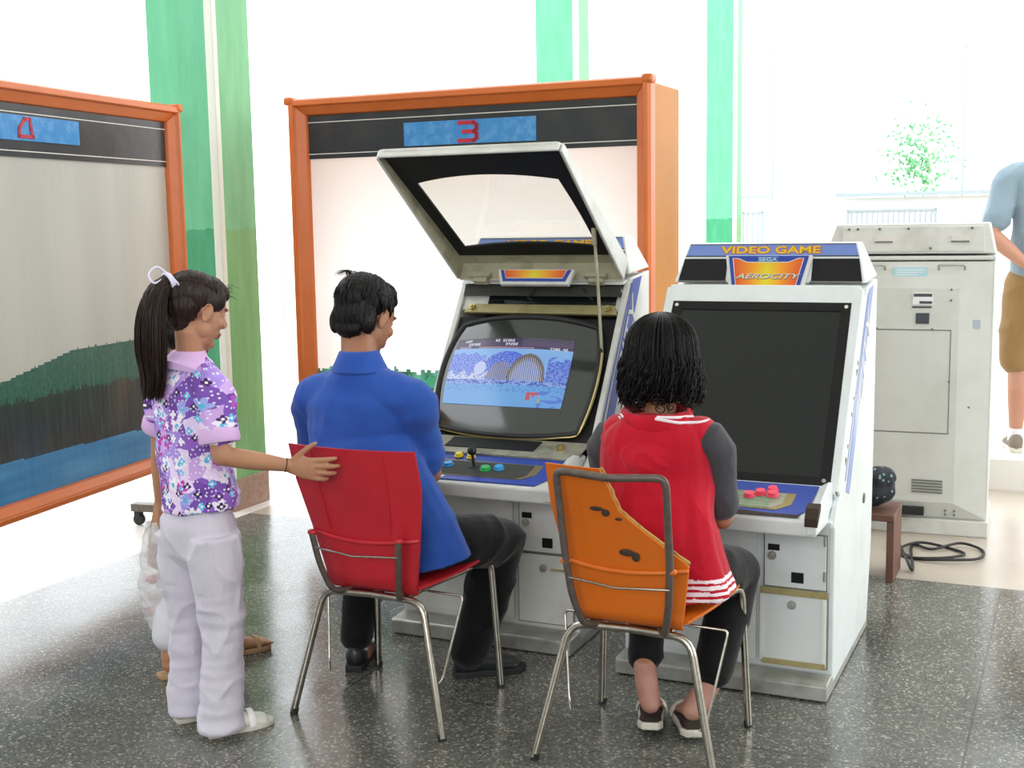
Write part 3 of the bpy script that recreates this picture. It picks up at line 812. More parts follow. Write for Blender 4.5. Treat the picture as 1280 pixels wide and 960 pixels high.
def game(u, v):
    x, y = int(u * PW), int(v * PH)
    if (x, y) in pix: return pix[(x, y)]
    Y = y / PH; X = x / PW
    if Y > .83:
        if x > 108 and y % 2 and x % 3 == 0 and Y > .87: return hexc('8A8096')
        if .84 < Y < .853 and 40 < x < 130: return hexc('A04050') if x % 3 else hexc('D8D0E0')
        return hexc('4A3E60') if Y < .95 else hexc('3C3850')
    n = noise.noise(V((X * 18, Y * 18, 0))); n2 = noise.noise(V((X * 60, Y * 60, 3)))
    if Y < .30:
        c = hexc('6CA8E4')
        if n2 > .25 and Y > .2: c = hexc('4C7CD0')
        if Y < .25 and .80 < X and n > .1: c = hexc('5A80DC')
        # red pistol
        if (.70 < X < .80 and .17 < Y < .21) or (.70 < X < .735 and .10 < Y < .2) or (.75 < X < .77 and .14 < Y < .18): c = hexc('C05868')
        if .80 < X < .82 and .07 < Y < .12: c = hexc('A8B088')
        return c
    if Y < .36: return hexc('8CA8E8') if n2 + n > -.1 else hexc('3E5CB8')
    dx, dy = (X - .66) / .155, (Y - .36) / .40
    if dx * dx + dy * dy < 1:
        e = dx * dx + dy * dy
        return (hexc('E0DCD4') if e < .75 else hexc('B8A47C')) if (x + y // 3) % 3 == 0 else (hexc('3A4468') if e > .55 else hexc('5276C4'))
    dx, dy = (X - .45) / .12, (Y - .36) / .27
    if dx * dx + dy * dy < 1: return hexc('C8B898') if x % 3 == 0 else hexc('4866B4')
    if ((X - .27) / .05) ** 2 + ((Y - .53) / .1) ** 2 < 1: return hexc('C2CCF4')
    if X < .40 and Y < .46 + .04 * math.sin(X * 60): return hexc('D0D8F0') if n2 > -.1 else hexc('7890D8')
    if ((X - .48) / .2) ** 2 + ((Y - .5) / .29) ** 2 < 1: return hexc('4A68D8') if n2 > -.15 else hexc('88A0EC')
    if X < .3 and Y < .74 + .06 * n: return hexc('5C74D8') if n2 > 0 else hexc('88A0F0')
    if X > .82 and Y < .68 + .12 * n: return hexc('4E66C8') if n2 > .05 else hexc('7C98E8')
    return hexc('88B8EE')
def picpos(u, v):
    uu = (-.300 + (.50) * u - TX_) / UH; uu = max(-.96, uu); y = .168 + .29 * v; vv = (y - VC) / VH
    return tube_pt(uu, vv, .0025)
grid('game_picture', PW, PH, picpos, game, 'screen', crt, flat=True)
b = B(); b.plate([(-.31, .578), (.33, .578), (.31, .618), (-.275, .618), (-.30, .60)], -.02, -.004, cp); br = b.obj('tube_bracket', 'brass_dull', m1, bevel=.003) if 'brass_dull' in M else None
if br is None:
    M['brass_dull'] = mat('zinc_yellow_bracket', 'A39A6C', .45, .4, dirt='6C6440', dscale=20, damt=.6); b = B(); b.plate([(-.31, .578), (.33, .578), (.31, .618), (-.275, .618), (-.30, .60)], -.02, -.004, cp); br = b.obj('tube_bracket', 'brass_dull', m1, bevel=.003)
for u in (-.275, .29):
    b = B(); b.cyl(cp @ V((u, .60, -.004)), cp @ V((u, .60, .008)), .012); b.cyl(cp @ V((u, .60, .006)), cp @ V((u, .60, .016)), .006); b.obj('bolt', 'brass', br, True)
b = B(); b.plate([(-.328, .60), (.328, .60), (.328, .688), (-.328, .688)], -.035, -.022, cp); b.plate([(-.328, .676), (.328, .676), (.328, .69), (-.328, .69)], -.03, .0, cp)
xb = b.obj('cross_panel', 'cab_white', m1, bevel=.002)
b = B(); b.plate([(-.22, .625), (.31, .625), (.31, .668), (-.22, .668)], -.024, -.016, cp); b.obj('lamp_cover', 'smoked', xb)
# beige apron between tube and controls
ap, AL = frame_yz((.12, .668), (.265, .70))
b = B(); b.plate([(-.328, 0), (.328, 0), (.328, AL), (-.328, AL)], -.01, .0, ap); a = b.obj('apron_panel', 'grime', m1, bevel=.002)
b = B(); b.plate([(-.20, .045), (.155, .045), (.155, .13), (-.20, .13)], 0, .003, ap); b.obj('apron_slot', 'black', a)
for u in (-.285, .245):
    b = B(); b.cyl(ap @ V((u, .08, 0)), ap @ V((u, .08, .014)), .016); b.cyl(ap @ V((u, .08, .012)), ap @ V((u, .08, .018)), .008); b.obj('apron_bolt', 'brass', a, True)
b = B(); b.tube(smoothpath([(.18, .60, 1.235), (.20, .61, 1.20), (.26, .62, 1.15)]), .004); b.tube(smoothpath([(-.02, .6, 1.235), (-.03, .6, 1.21), (-.05, .61, 1.19), (.02, .62, 1.17)]), .005); b.obj('inner_wiring', 'rubber', m1, True)

# third cabinet, seen from behind
t = thing('arcade_cabinet', 'pale cabinet seen from its back beside the far right man, with door handles and vent', 'arcade machine', (2.225, 5.69, 0), -22)
M['cab_rear'] = mat('cabinet_rear_panel', 'CFD1CB', .4, dirt='A9A99C', dscale=3, damt=.4)
X0, X1 = -.77, -.005
b = B(); b.box(X0, X1, .03, .46, .05, 1.30); b.box(X0 - .004, X1 + .004, .012, .46, 1.305, 1.325); b.obj('cabinet_body', 'cab_rear', t, bevel=.006)
b = B(); b.box(X0 - .006, X1 + .006, .0, .48, 0.0, .075); b.obj('base_plinth', 'cab_white', t, bevel=.004)
b = B(); b.hexa([(X0 + .0, .03, 1.335), (X1, .03, 1.335), (X1, .5, 1.335), (X0, .5, 1.335), (X0 + .05, .04, 1.475), (X1 - .03, .04, 1.475), (X1 - .03, .42, 1.475), (X0 + .05, .42, 1.475)])
hb = b.obj('marquee_box', 'cab_rear', t, bevel=.005)
b = B(); b.box(X0 + .08, X1 - .05, .024, .035, 1.345, 1.462); mp = b.obj('rear_plate', 'cab_white', hb, bevel=.002)
for x in (-.50, -.16):
    b = B(); b.box(x - .04, x + .04, .018, .03, 1.395, 1.418); b.obj('vent_slot', 'line_white', mp); b = B(); b.box(x - .04, x + .04, .016, .03, 1.388, 1.394); b.obj('slot_shadow', 'seam', mp)
for x in (-.62, -.52, -.39, -.29, -.11, -.66):
    b = B(); b.cyl((x, .018, 1.452 if x != -.29 else 1.36), (x, .026, 1.452 if x != -.29 else 1.36), .006); b.obj('screw', 'seam', mp, True)
# recessed rear door with bevelled right margin
b = B(); outer = [(X0 + .01, .085), (X1 - .008, .085), (X1 - .008, 1.298), (X0 + .01, 1.298)]
fr = Matrix(((1, 0, 0, 0), (0, 0, -1, .03), (0, 1, 0, 0), (0, 0, 0, 1)))
inner = [(-.62, .16), (-.155, .16), (-.155, 1.175), (-.62, 1.175)]
def bevelled(b, o_, i_, d):
    for k in range(4):
        a, c = o_[k], o_[(k + 1) % 4]; p, q = i_[k], i_[(k + 1) % 4]
        b._f([b.bm.verts.new(fr @ V((a[0], a[1], .012))), b.bm.verts.new(fr @ V((c[0], c[1], .012))), b.bm.verts.new(fr @ V((q[0], q[1], d))), b.bm.verts.new(fr @ V((p[0], p[1], d)))])
    b._f([b.bm.verts.new(fr @ V((x, y, d))) for x, y in i_])
bevelled(b, outer, inner, .045); b.box(X0 + .01, X1 - .008, .0185, .03, .085, .1)
dr = b.obj('rear_cover', 'cab_rear', t)
F = -.0155
b = B()
for q in ((-.60, -.19, .978, .983), (-.60, -.19, .49, .495), (-.19, -.186, .49, .983)): b.box(q[0], q[1], F - .001, F + .002, q[2], q[3])
b.obj('panel_seam', 'seam', dr)
for x0, x1, z0, z1, m in ((-.45, -.30, 1.228, 1.272, 'sticker_blue'), (-.36, -.27, 1.10, 1.155, 'sticker_white'), (-.345, -.285, 1.01, 1.06, 'ink'), (-.12, -.06, .99, 1.03, 'alu')):
    b = B(); y = F if x0 < -.2 and z1 < 1.17 else (.0 if z0 > 1.2 else .012)
    y = {1.228: .004, .99: .003}.get(z0, F); b.box(x0, x1, y - .004, y + .004, z0, z1); s = b.obj('sticker', m, dr)
    if m == 'sticker_blue':
        b = B()
        for k in range(3): b.box(x0 + .012, x1 - .012 - .03 * (k == 2), y - .005, y, z1 - .013 - k * .011, z1 - .009 - k * .011)
        b.obj('printed_lines', 'sticker_white', s)
    if m == 'sticker_white':
        b = B(); b.box(x0 + .004, x1 - .004, y - .005, y, z1 - .018, z1 - .004); b.box(x0 + .03, x1 - .004, y - .005, y, z0 + .004, z0 + .016)
        b.box(x0 - .002, x1 - .005, y - .003, y, z0 - .016, z0 - .008); b.obj('printed_lines', 'ink', s)
b = B()
for k in range(5): b.box(-.345, -.205, F - .006, F + .002, .205 + k * .014, .211 + k * .014)
b.obj('vent', 'seam', dr)
b = B(); b.box(-.62, -.285, F - .02, F + .01, .095, .135); b.obj('power_bar', 'rubber', dr, bevel=.004)
for x0, x1 in ((-.25, -.135), (-.60, -.49)):
    b = B(); b.tube(rounded([(x0, .01, 1.262), (x0, -.03, 1.285), (x1, -.03, 1.285), (x1, .01, 1.262)], .015), .0055); b.obj('handle', 'steel', dr, True)
for x, z, y in ((-.27, .985, F), (-.52, .985, F), (-.19, .74, F), (-.10, .62, .0), (-.19, 1.17, F), (-.19, 1.12, F), (-.19, .12, .0), (-.15, .12, .0), (-.19, .1, .004), (-.15, .1, .004)):
    b = B(); b.cyl((x, y - .004, z), (x, y + .004, z), .005); b.obj('screw', 'seam', dr, True)

# low brown stool with a patterned cloth bundle, between the machines
t = thing('stool', 'low brown wooden stool half hidden behind the closed machine', 'stool', (1.50, 5.16, 0), -24.7)
b = B(); b.box(-.13, .13, -.13, .13, .26, .29); b.obj('seat', 'brown_wood', t, bevel=.004)
for x in (-.115, .115):
    b = B(); b.box(x - .015, x + .015, -.12, .12, 0, .26); b.obj('leg', 'brown_wood', t, bevel=.003)
def speck():
    t_ = NT('dark_spotted_cloth'); v = t_.node('ShaderNodeTexVoronoi'); v.inputs['Scale'].default_value = 45; t_.link(t_.obj(), v.inputs['Vector'])
    s = t_.node('ShaderNodeSeparateColor'); t_.link(v.outputs['Color'], s.inputs[0])
    f = t_.math('MULTIPLY', t_.math('LESS_THAN', v.outputs['Distance'], .3), t_.math('GREATER_THAN', s.outputs[0], .5))
    t_.link(t_.mix(f, '1B1F26', '6C8A8C'), t_.b.inputs['Base Color']); t_.b.inputs['Roughness'].default_value = .8; return t_.m
M['speck'] = speck()
b = B(); b.ell((0, 0, .37), (.12, .12, .075)); b.ell((.05, -.02, .42), (.07, .08, .05)); b.ell((-.04, .03, .41), (.08, .07, .05))
root = thing('cloth_bundle', 'dark spotted cloth bundle lying on the low brown stool', 'cloth', (1.50, 5.16, 0), -24.7)
fuse(b, 'folded_cloth', 'speck', root, .008, 3, world=False, disp=lambda c, n: .01 * noise.noise(c * 25))
# cable on the floor
c0 = V((1.891,5.470,0.000)); pts = [V((1.69, 5.35, .10)), V((1.70, 5.27, .05)), V((1.70, 5.15, .012))]
for px in (((1.833,5.571,0.000)), ((1.891,5.470,0.000)), ((2.045,5.543,0.000)), ((2.114,5.456,0.000)), ((2.035,5.301,0.000)), ((1.877,5.272,0.000)), ((1.777,5.343,0.000)), ((1.749,5.479,0.000)), ((1.869,5.569,0.000)), ((1.989,5.491,0.000)), ((1.999,5.369,0.000)), ((1.851,5.300,0.000)), ((1.737,5.385,0.000)), ((1.727,5.563,0.000))):
    pts.append(V((px[0], px[1], .007 + .006 * (len(pts) % 3))))
b = B(); b.tube(smoothpath(pts, 8), .0065, n=8)
tag(b.obj('power_cable', 'rubber', None, True), 'black power cable coiled loosely on the floor beside the rear-facing cabinet', 'cable')

# ---------------------------------------------------------------- display panels
def display_panel(label, loc, rz, u0, u1, zb, zt, depth, mats, picture, sign, extra=None):
    t = thing('display_panel', label, 'display panel', loc, rz)
    fw, fd = .095, .07
    u0i, u1i, zbi, zti = u0 + fw, u1 - fw * .8, zb + .07, zt - .085
    for (a, c, nm) in (((u0, zb), (u0, zt), 'l'), ((u1, zb), (u1, zt), 'r'), ((u0, zt), (u1, zt), 't'), ((u0, zb), (u1, zb), 'b')):
        b = B()   # moulded rail: outer lip, sloping inner face, mitred
        du = (1 if nm == 'l' else -1 if nm == 'r' else 0); dz = (-1 if nm == 't' else 1 if nm == 'b' else 0)
        w = fw if nm == 'l' else fw * .8 if nm == 'r' else .085 if nm == 't' else .07
        def ring(k):     # k: fraction inwards, depth
            (i, y) = k; ku0 = u0 + fw * i; ku1 = u1 - fw * .8 * i; kz0 = zb + .07 * i; kz1 = zt - .085 * i
            if nm == 'l': return V((ku0, y, kz0)), V((ku0, y, kz1))
            if nm == 'r': return V((ku1, y, kz0)), V((ku1, y, kz1))
            if nm == 't': return V((ku0, y, kz1)), V((ku1, y, kz1))
            return V((ku0, y, kz0)), V((ku1, y, kz0))
        prof = [(0, .05), (0, -.015), (.12, -.035), (.42, -.038), (.50, -.022), (.95, .004), (1, .02), (1, .05)]
        A = [ring(k)[0] for k in prof]; Z = [ring(k)[1] for k in prof]
        b.slab(A, Z); b.obj('frame_rail', mats[0], t, bevel=.003)
    b = B(); A_, B_, Z0_, Z1_ = u0 + .02, u1 - .012, zb + .02, zt - .02; hole = Matrix(((1, 0, 0, 0), (0, 0, -1, 0), (0, 1, 0, 0), (0, 0, 0, 1)))
    b.holed([(A_, Z0_), (B_, Z0_), (B_, Z1_), (A_, Z1_)], [(A_ + .02, Z0_ + .02), (B_ - .02, Z0_ + .02), (B_ - .02, Z1_ - .02), (A_ + .02, Z1_ - .02)], -depth, -.05, hole)
    b.obj('case', mats[1], t, bevel=.008, seg=3)
    if mats[2] == 'banner':
        b = B(); b.box(A_ + .02, B_ - .02, depth - .02, depth - .01, Z0_ + .02, Z1_ - .02); b.obj('back_board', 'cab_white', t)
    for cu, cz in ((u0 + .012, zt - .012), (u1 - .012, zt - .012)):
        b = B(); b.box(cu - .026, cu + .026, -.042, .03, cz - .02, cz + .02); b.obj('corner_cap', mats[0], t, bevel=.012, seg=3)
    NX, NY = (260, 200) if mats[2] == 'banner' else (150, 130)
    P = grid('picture', NX, NY, lambda u, v: V((u0i + (u1i - u0i) * u, .026 , zbi + (zti - zbi) * v)), lambda u, v: picture(u0i + (u1i - u0i) * u, zbi + (zti - zbi) * v), mats[2], t)
    hz0, hz1 = zti - .215, zti + .0
    b = B(); b.box(u0i, u1i, .018, .0245, hz0, hz1); hd = b.obj('header_band', 'vinyl_dark', t)
    b = B(); b.box(u0i, u1i, .0165, .019, hz0 + .022, hz0 + .026); b.box(u0i, u1i, .0165, .019, hz1 - .036, hz1 - .032); b.obj('header_rules', 'line_white', hd)
    su0, su1, sz0, sz1, ch = sign
    b = B(); b.box(su0, su1, .013, .018, sz0, sz1); sg = b.obj('number_sign', 'sign_blue', hd)
    cx, cz = (su0 + su1) / 2, (sz0 + sz1) / 2
    if ch == '3':
        path = [(-.05, .042), (.03, .042), (.045, .03), (.045, .012), (.03, .0), (-.025, .0), (.03, 0), (.045, -.012), (.045, -.03), (.03, -.042), (-.05, -.042)]
        b = B()
        pp = [V((cx + x, .012, cz + z)) for x, z in path]
        for i in range(len(pp) - 1):
            if i == 5: continue
            d = (pp[i + 1] - pp[i]).normalized(); n = V((d.z, 0, -d.x)) * .009; e = d * .007
            b.slab([pp[i] - e + n, pp[i + 1] + e + n, pp[i + 1] + e - n, pp[i] - e - n], [q + V((0, -.003, 0)) for q in (pp[i] - e + n, pp[i + 1] + e + n, pp[i + 1] + e - n, pp[i] - e - n)])
    else:
        path = [(.045, -.05), (.045, -.034), (.045, -.034), (-.045, -.034), (-.04, .0), (-.005, .038), (.028, .038), (.032, .0), (.04, -.034)]
        b = B(); pp = [V((cx + x, .012, cz + z)) for x, z in path[2:]]
        for i in range(len(pp) - 1):
            d = (pp[i + 1] - pp[i]).normalized(); n = V((d.z, 0, -d.x)) * .0075; e = d * .006
            b.slab([pp[i] - e + n, pp[i + 1] + e + n, pp[i + 1] + e - n, pp[i] - e - n], [q + V((0, -.003, 0)) for q in (pp[i] - e + n, pp[i + 1] + e + n, pp[i + 1] + e - n, pp[i] - e - n)])
    b.obj('painted_number', 'sign_red', sg)
    # stand: steel feet with castors
    for u in (u0 + .16, u1 - .16):
        b = B(); b.box(u - .03, u + .03, -.12, depth + .12, .075, .115); b.box(u - .025, u + .025, .06, .11, .10, zb + .05); ft = b.obj('stand_foot', 'gunmetal', t, bevel=.004)
        for y in (-.09, depth + .09):
            b = B(); b.cyl((u - .012, y, .03), (u + .012, y, .03), .03); b.box(u - .018, u + .018, y - .015, y + .02, .045, .078); b.obj('castor', 'rubber', ft, True, bevel=.002)
    if extra: extra(t, locals())
    return t
def forest(u, z):
    """grey-white sky, wooded hill, dark wood, blue water"""
    base = hexc('BDBAB0')
    sky = mixc(base, hexc('A8A69E'), .5 + .5 * noise.noise(V((u * 5, z * .8, 1))))
    ridge = .885 + .10 * max(0, min(1, (u + .05) / .55)) - .04 * max(0, (u - .9)) + .008 * noise.noise(V((u * 60, 0, 5))) + .006 * abs(noise.noise(V((u * 160, 0, 2))))
    if z > ridge: return sky
    wood = .80 + .035 * noise.noise(V((u * 9, 0, 8))) + .05 * abs(noise.noise(V((u * 45, 0, 4))))
    water = .565 + .02 * (-u)
    if z > wood: return mixc(hexc('17453A'), hexc('2C6450'), .5 + .6 * noise.noise(V((u * 60, z * 60, 2))))
    if z > water:
        t = (z - water) / (wood - water)
        c = mixc(hexc('141112'), hexc('0D241F'), t); n = noise.noise(V((u * 50, z * 9, 3)))
        c = mixc(c, hexc('1E453C'), max(0, n) * .7)
        w = max(0, noise.noise(V((u * 3, z * 5, 9)))); c = mixc(c, hexc('14304E'), w * .7 if t < .6 else 0)
        rr = max(0, 1 - abs(u - .83 - (z - .7) * .3) / .16); return mixc(c, hexc('6A4030'), rr * .5 * max(0, min(1, t * 1.5)))
    n = noise.noise(V((u * 2.5, z * 30, 4)))
    c = mixc(hexc('1F6494'), hexc('3480B0'), .5 + .6 * n)
    return mixc(c, hexc('9DBDCC'), max(0, noise.noise(V((u * 2, z * 8, 6)))) * .7)
p4 = display_panel('display panel numbered 4 with a forest lake picture behind the standing girl', (-2.06, 5.0, 0), math.degrees(math.atan2(1.3, .39)), -.88, 1.385, .325, 2.115, .14, ('frame_orange', 'frame_side', 'banner'), forest, (-.11, .612, 1.882, 1.985, '4'))
def forest3(u, z):
    ridge = .775 + .02 * noise.noise(V((u * 4, 0, 1))) + .05 * abs(noise.noise(V((u * 26, 0, 4)))) - .02 * max(0, u - .9)
    if z > ridge:
        t = max(0, min(1, (z - 1.2) / .65)); return mixc(hexc('FBFAF9'), hexc('E8DAD4'), t)  # sky painted whiter lower down, standing for light from behind
    if z > ridge - .03: return mixc(hexc('2F5A40'), hexc('5FA08C'), max(0, min(1, .5 + noise.noise(V((u * 14, z * 20, 2))))))
    if z > .5: return mixc(hexc('3C9A90') if z > .70 and u > .4 else hexc('244A34'), hexc('4C8A54'), .5 + .5 * noise.noise(V((u * 40, z * 40, 2))))
    return hexc('3E86B8')
p3 = display_panel('large display panel numbered 3 in an orange frame behind the open machine', (-1.10, 6.40, 0), -24.7, 0, 1.915, .325, 2.145, .45, ('frame_orange', 'frame_side', 'banner_backlit'), forest3, (.648, 1.348, 1.888, 2.0, '3'))

# ---------------------------------------------------------------- chairs
def chair(name, label, loc, rz, broken):
    t = thing(name, label, 'chair', loc, rz)
    sh = 'orange' if broken else 'red'
    # rear and front bent tube legs
    for y0, y1, hw, tw, zt, nm in ((0, .06, .264, .175, .395, 'rear'), (.46, .40, .235, .215, .455, 'front')):
        for s in (-1, 1):
            if nm == 'rear':
                path = rounded([(s * hw, y0, .008), (s * tw, y1, zt), (0, y1 + .01, zt + .002)], .05)
            else: path = rounded([(s * hw, y0, .008), (s * tw, y0 - .02, zt - .012), (s * tw * .85, y1 - .06, zt - .03), (s * .12, .2, .405), (s * .11, .06, .40)], .05)
            b = B(); b.tube(path, .0115, n=12); lg = b.obj('leg', 'chrome', t, True)
            b = B(); b.cyl((s * hw, y0, 0), (s * hw * .985, y0 + .003, .02), .0125); b.obj('foot_tip', 'rubber', lg, True)
    # under-seat hooks of thin wire
    for s in (-1, 1):
        b = B(); b.tube(rounded([(s * .11, .17, .395), (s * .245, .19, .385), (s * .205, .12, .14), (s * .19, .10, .12)], .015), .004, n=8); b.obj('wire_hook', 'chrome', t, True)
    # seat and back shells, 8 mm, slightly dished
    def shell(fn, nu, nv, thick, cut=None):
        b = B(); top = {}; bot = {}
        for i in range(nu + 1):
            for j in range(nv + 1):
                p, n = fn(-1 + 2 * i / nu, j / nv)
                top[i, j] = b.bm.verts.new(p); bot[i, j] = b.bm.verts.new(p - n * thick)
        for i in range(nu):
            for j in range(nv):
                k = [(i, j), (i + 1, j), (i + 1, j + 1), (i, j + 1)]
                b._f([top[q] for q in k]); b._f([bot[q] for q in reversed(k)])
        for i in range(nu):
            b._f([top[i, 0], bot[i, 0], bot[i + 1, 0], top[i + 1, 0]]); b._f([top[i, nv], top[i + 1, nv], bot[i + 1, nv], bot[i, nv]])
        for j in range(nv):
            b._f([top[0, j], top[0, j + 1], bot[0, j + 1], bot[0, j]]); b._f([top[nu, j], bot[nu, j], bot[nu, j + 1], top[nu, j + 1]])
        return b
    def seat(u, v):
        y = .075 + .415 * v; w = .165 + .055 * math.sin(min(1, v * 1.3) * PI / 2)
        z = .425 + .028 * v + .012 * u * u - .035 * max(0, v - .88) * 4
        return V((u * w, y, z)), V((0, 0, 1))
    b = shell(seat, 12, 14, .009); b.obj('seat', sh, t, True, auto=40)
    def back(u, v):
        z = .408 + .462 * v; w = .150 + (.052 if broken else .066) * min(1, v * 1.35)
        y = .045 - .105 * v + .010 * math.sin(v * PI) - .0 + .03 * u * u * (1 if v > .1 else v * 10)
        y += .04 * (1 - min(1, v / .1)) ** 2
        wtop = 1.0
        if broken:
            # snapped off along a slanting line on the right hand side
            zc = z
            if zc > .60:
                lim = .185 + (.0 if zc < .60 else -(zc - .60) * 1.18)
                if zc > .75: lim = .008 - (zc - .75) * .35
                lim += .005 * noise.noise(V((0, 0, zc * 60)))
                uu = (u + 1) / 2; x = -w + uu * (min(w, lim) + w)
                return V((x, .045 - .105 * v + .01 * math.sin(v * PI) + .03 * (x / w) ** 2, z)), V((0, -1, 0))
        return V((u * w, y, z)), V((0, -1, 0))
    b = shell(back, 14, 36 if broken else 16, -.009); bk = b.obj('backrest', sh, t, True, auto=40)
    if broken:
        pts = []
        for k in range(1, 31):
            z = .60 + (.868 - .60) * k / 30; v = (z - .408) / .462; p, n = back(1, v); pts.append(p + V((0, .004, 0)))
        b = B(); b.loft(pts, [(.006 + .002 * noise.noise(p * 50), .007) for p in pts], n=6); b.obj('snapped_edge', 'orange_edge', bk, True)
        for (cx, cz, rx, rz_) in ((.02, .635, .022, .010), (.045, .625, .012, .013), (-.055, .755, .02, .006), (-.03, .745, .012, .010), (.005, .73, .010, .004)):
            b = B(); b.ell((cx, .052 - .105 * ((cz - .408) / .462) - .0105, cz), (rx, .0025, rz_), nu=12, nv=6); b.obj('scuff_mark', 'chip', bk, True)
    # moulded pocket rib that takes the tubes
    b = B(); pts = []
    for i in range(13):
        u = -1 + 2 * i / 12; p, n = back(u * .97, .41); pts.append(p + V((0, -.010, -.008 + .012 * (1 - u * u) * -1 + (.0))))
    b.loft(pts, [(.007, .006)] * 13, n=8); b.obj('pocket_rib', sh, bk, True)
    b = B()
    for s in (-1, 1): b.loft([(s * .045 * 0 + s * .165, -.012, .60), (s * .185, -.075 * .5 - .03, .86)], [.0, .0]) if False else None
    b.bm.free()
    # back tube frame
    m = 'gunmetal'
    for s in (-1, 1):
        x0 = s * .105; b = B()
        if broken: path = rounded([(x0 * .8, .075, .402), (s * .118, .02, .408), (s * .138, -.012, .50), (s * .148, -.032, .61), (s * .153, -.082, .862), (0, -.088, .852)], .028)
        else: path = rounded([(x0 * .8, .075, .402), (s * .118, .02, .408), (s * .138, -.012, .50), (s * .150, -.030, .60)], .04)
        b.loft(path, [(.008, .0105)] * len(path), ref=(0, 1, 0), n=10, round_=False)
        b.obj('back_tube', m, t, True)
        b = B(); b.ell((s * .150, -.026, .600), (.016, .012, .010)); b.obj('tube_socket', sh, t, True)
    b = B(); b.tube([(-.146, -.026, .555), (0, -.044, .545), (.146, -.026, .55)], .0035, n=8); b.obj('cross_wire', 'chrome', t, True)
    # raised vertical ribs
    if not broken:
        for x in (-.12, .115):
            b = B(); pts = [back(x / .21, v)[0] + V((0, -.0105, 0)) for v in (.43, .6, .8, .98)]; b.loft(pts, [(.002, .0015)] * 4, n=6)
            b.obj('moulded_rib', sh, bk, True)
    return t
chair('plastic_chair', 'red plastic chair with chrome legs under the man in the blue shirt', (-.462, 3.606, 0), -25.3, False)
chair('plastic_chair', 'broken orange plastic chair with a snapped backrest under the woman in red', (.285, 3.245, 0), -25.3, True)

# ---------------------------------------------------------------- people
def mtx3(c, fwd, up=(0, 0, 1)):
    f = V(fwd).normalized(); r = f.cross(V(up)).normalized(); u = r.cross(f)
    m = Matrix((r, f, u)).transposed().to_4x4(); m.translation = V(c); return m
def head(b, m, s=1., neck=None, nr=.052, ear=1.):
    """m: frame of the skull, x right, y forward, z up; s scales an adult head"""
    q = lambda x, y, z: m @ V((x * s, y * s, z * s)); m3 = m.to_3x3()
    E = lambda c, r, rot=None: b.ell(q(*c), tuple(k * s for k in r), m3 if rot is None else m3 @ rot)
    E((0, -.014, .036), (.074, .094, .084)); E((0, .034, -.022), (.060, .060, .088)); E((0, .05, .03), (.058, .045, .055))
    E((0, .064, -.098), (.023, .022, .017)); E((0, .03, -.085), (.040, .045, .028))
    for k in (-1, 1):
        E((k * .038, .014, -.050), (.02, .036, .032)); E((k * .036, .068, -.028), (.022, .02, .020))
        E((k * .031, .081, .001), (.013, .010, .009)); E((k * .03, .088, .020), (.022, .010, .006))
        e = Matrix.Rotation(k * R(-18), 3, 'Z') @ Matrix.Rotation(R(-10), 3, 'X')
        E((k * .077, -.006, -.008), (.007, .017 * ear, .030 * ear), e)
        rim = [q(k * (.080 + .006 * math.sin(PI * i / 10)), -.006 + .019 * ear * math.cos(R(250 - 26 * i)), -.006 + .031 * ear * math.sin(R(250 - 26 * i))) for i in range(11)]
        b.tube(rim, .0038 * s, n=6)
    b.loft([q(0, .088, .018), q(0, .099, -.004), q(0, .112, -.028)], [(.007 * s, .007 * s), (.009 * s, .009 * s), (.013 * s, .011 * s)], n=10)
    E((0, .105, -.034), (.017, .012, .009))
    E((0, .090, -.060), (.024, .012, .0065)); E((0, .088, -.072), (.020, .012, .0075))
    if neck is not None:
        n0 = V(neck); b.loft([q(0, -.012, -.015), q(0, -.014, -.07), n0 * .6 + q(0, -.014, -.07) * .4, n0], [(nr * s, nr * s * 1.05), (nr * s * .98, nr * s), (nr * s, nr * s * .98), (nr * s * 1.08, nr * s * 1.0)], ref=m3.col[0])
def face_paint(m, s, lo=.0):
    inv = m.inverted()
    def f(c):
        p = inv @ c / s
        if p.y > .07 and abs(p.x) < .06:
            if ((p.x) / .022) ** 2 + ((p.z + .066) / .0095) ** 2 < 1: return 1
            if ((abs(p.x) - .031) / .011) ** 2 + ((p.z + .001) / .0036) ** 2 < 1: return 3 if abs(abs(p.x) - .031) < .0045 else 2
            if abs(p.z - .023 + .15 * (abs(p.x) - .03)) < .0032 and .014 < abs(p.x) < .046: return 3
        return 0
    return f
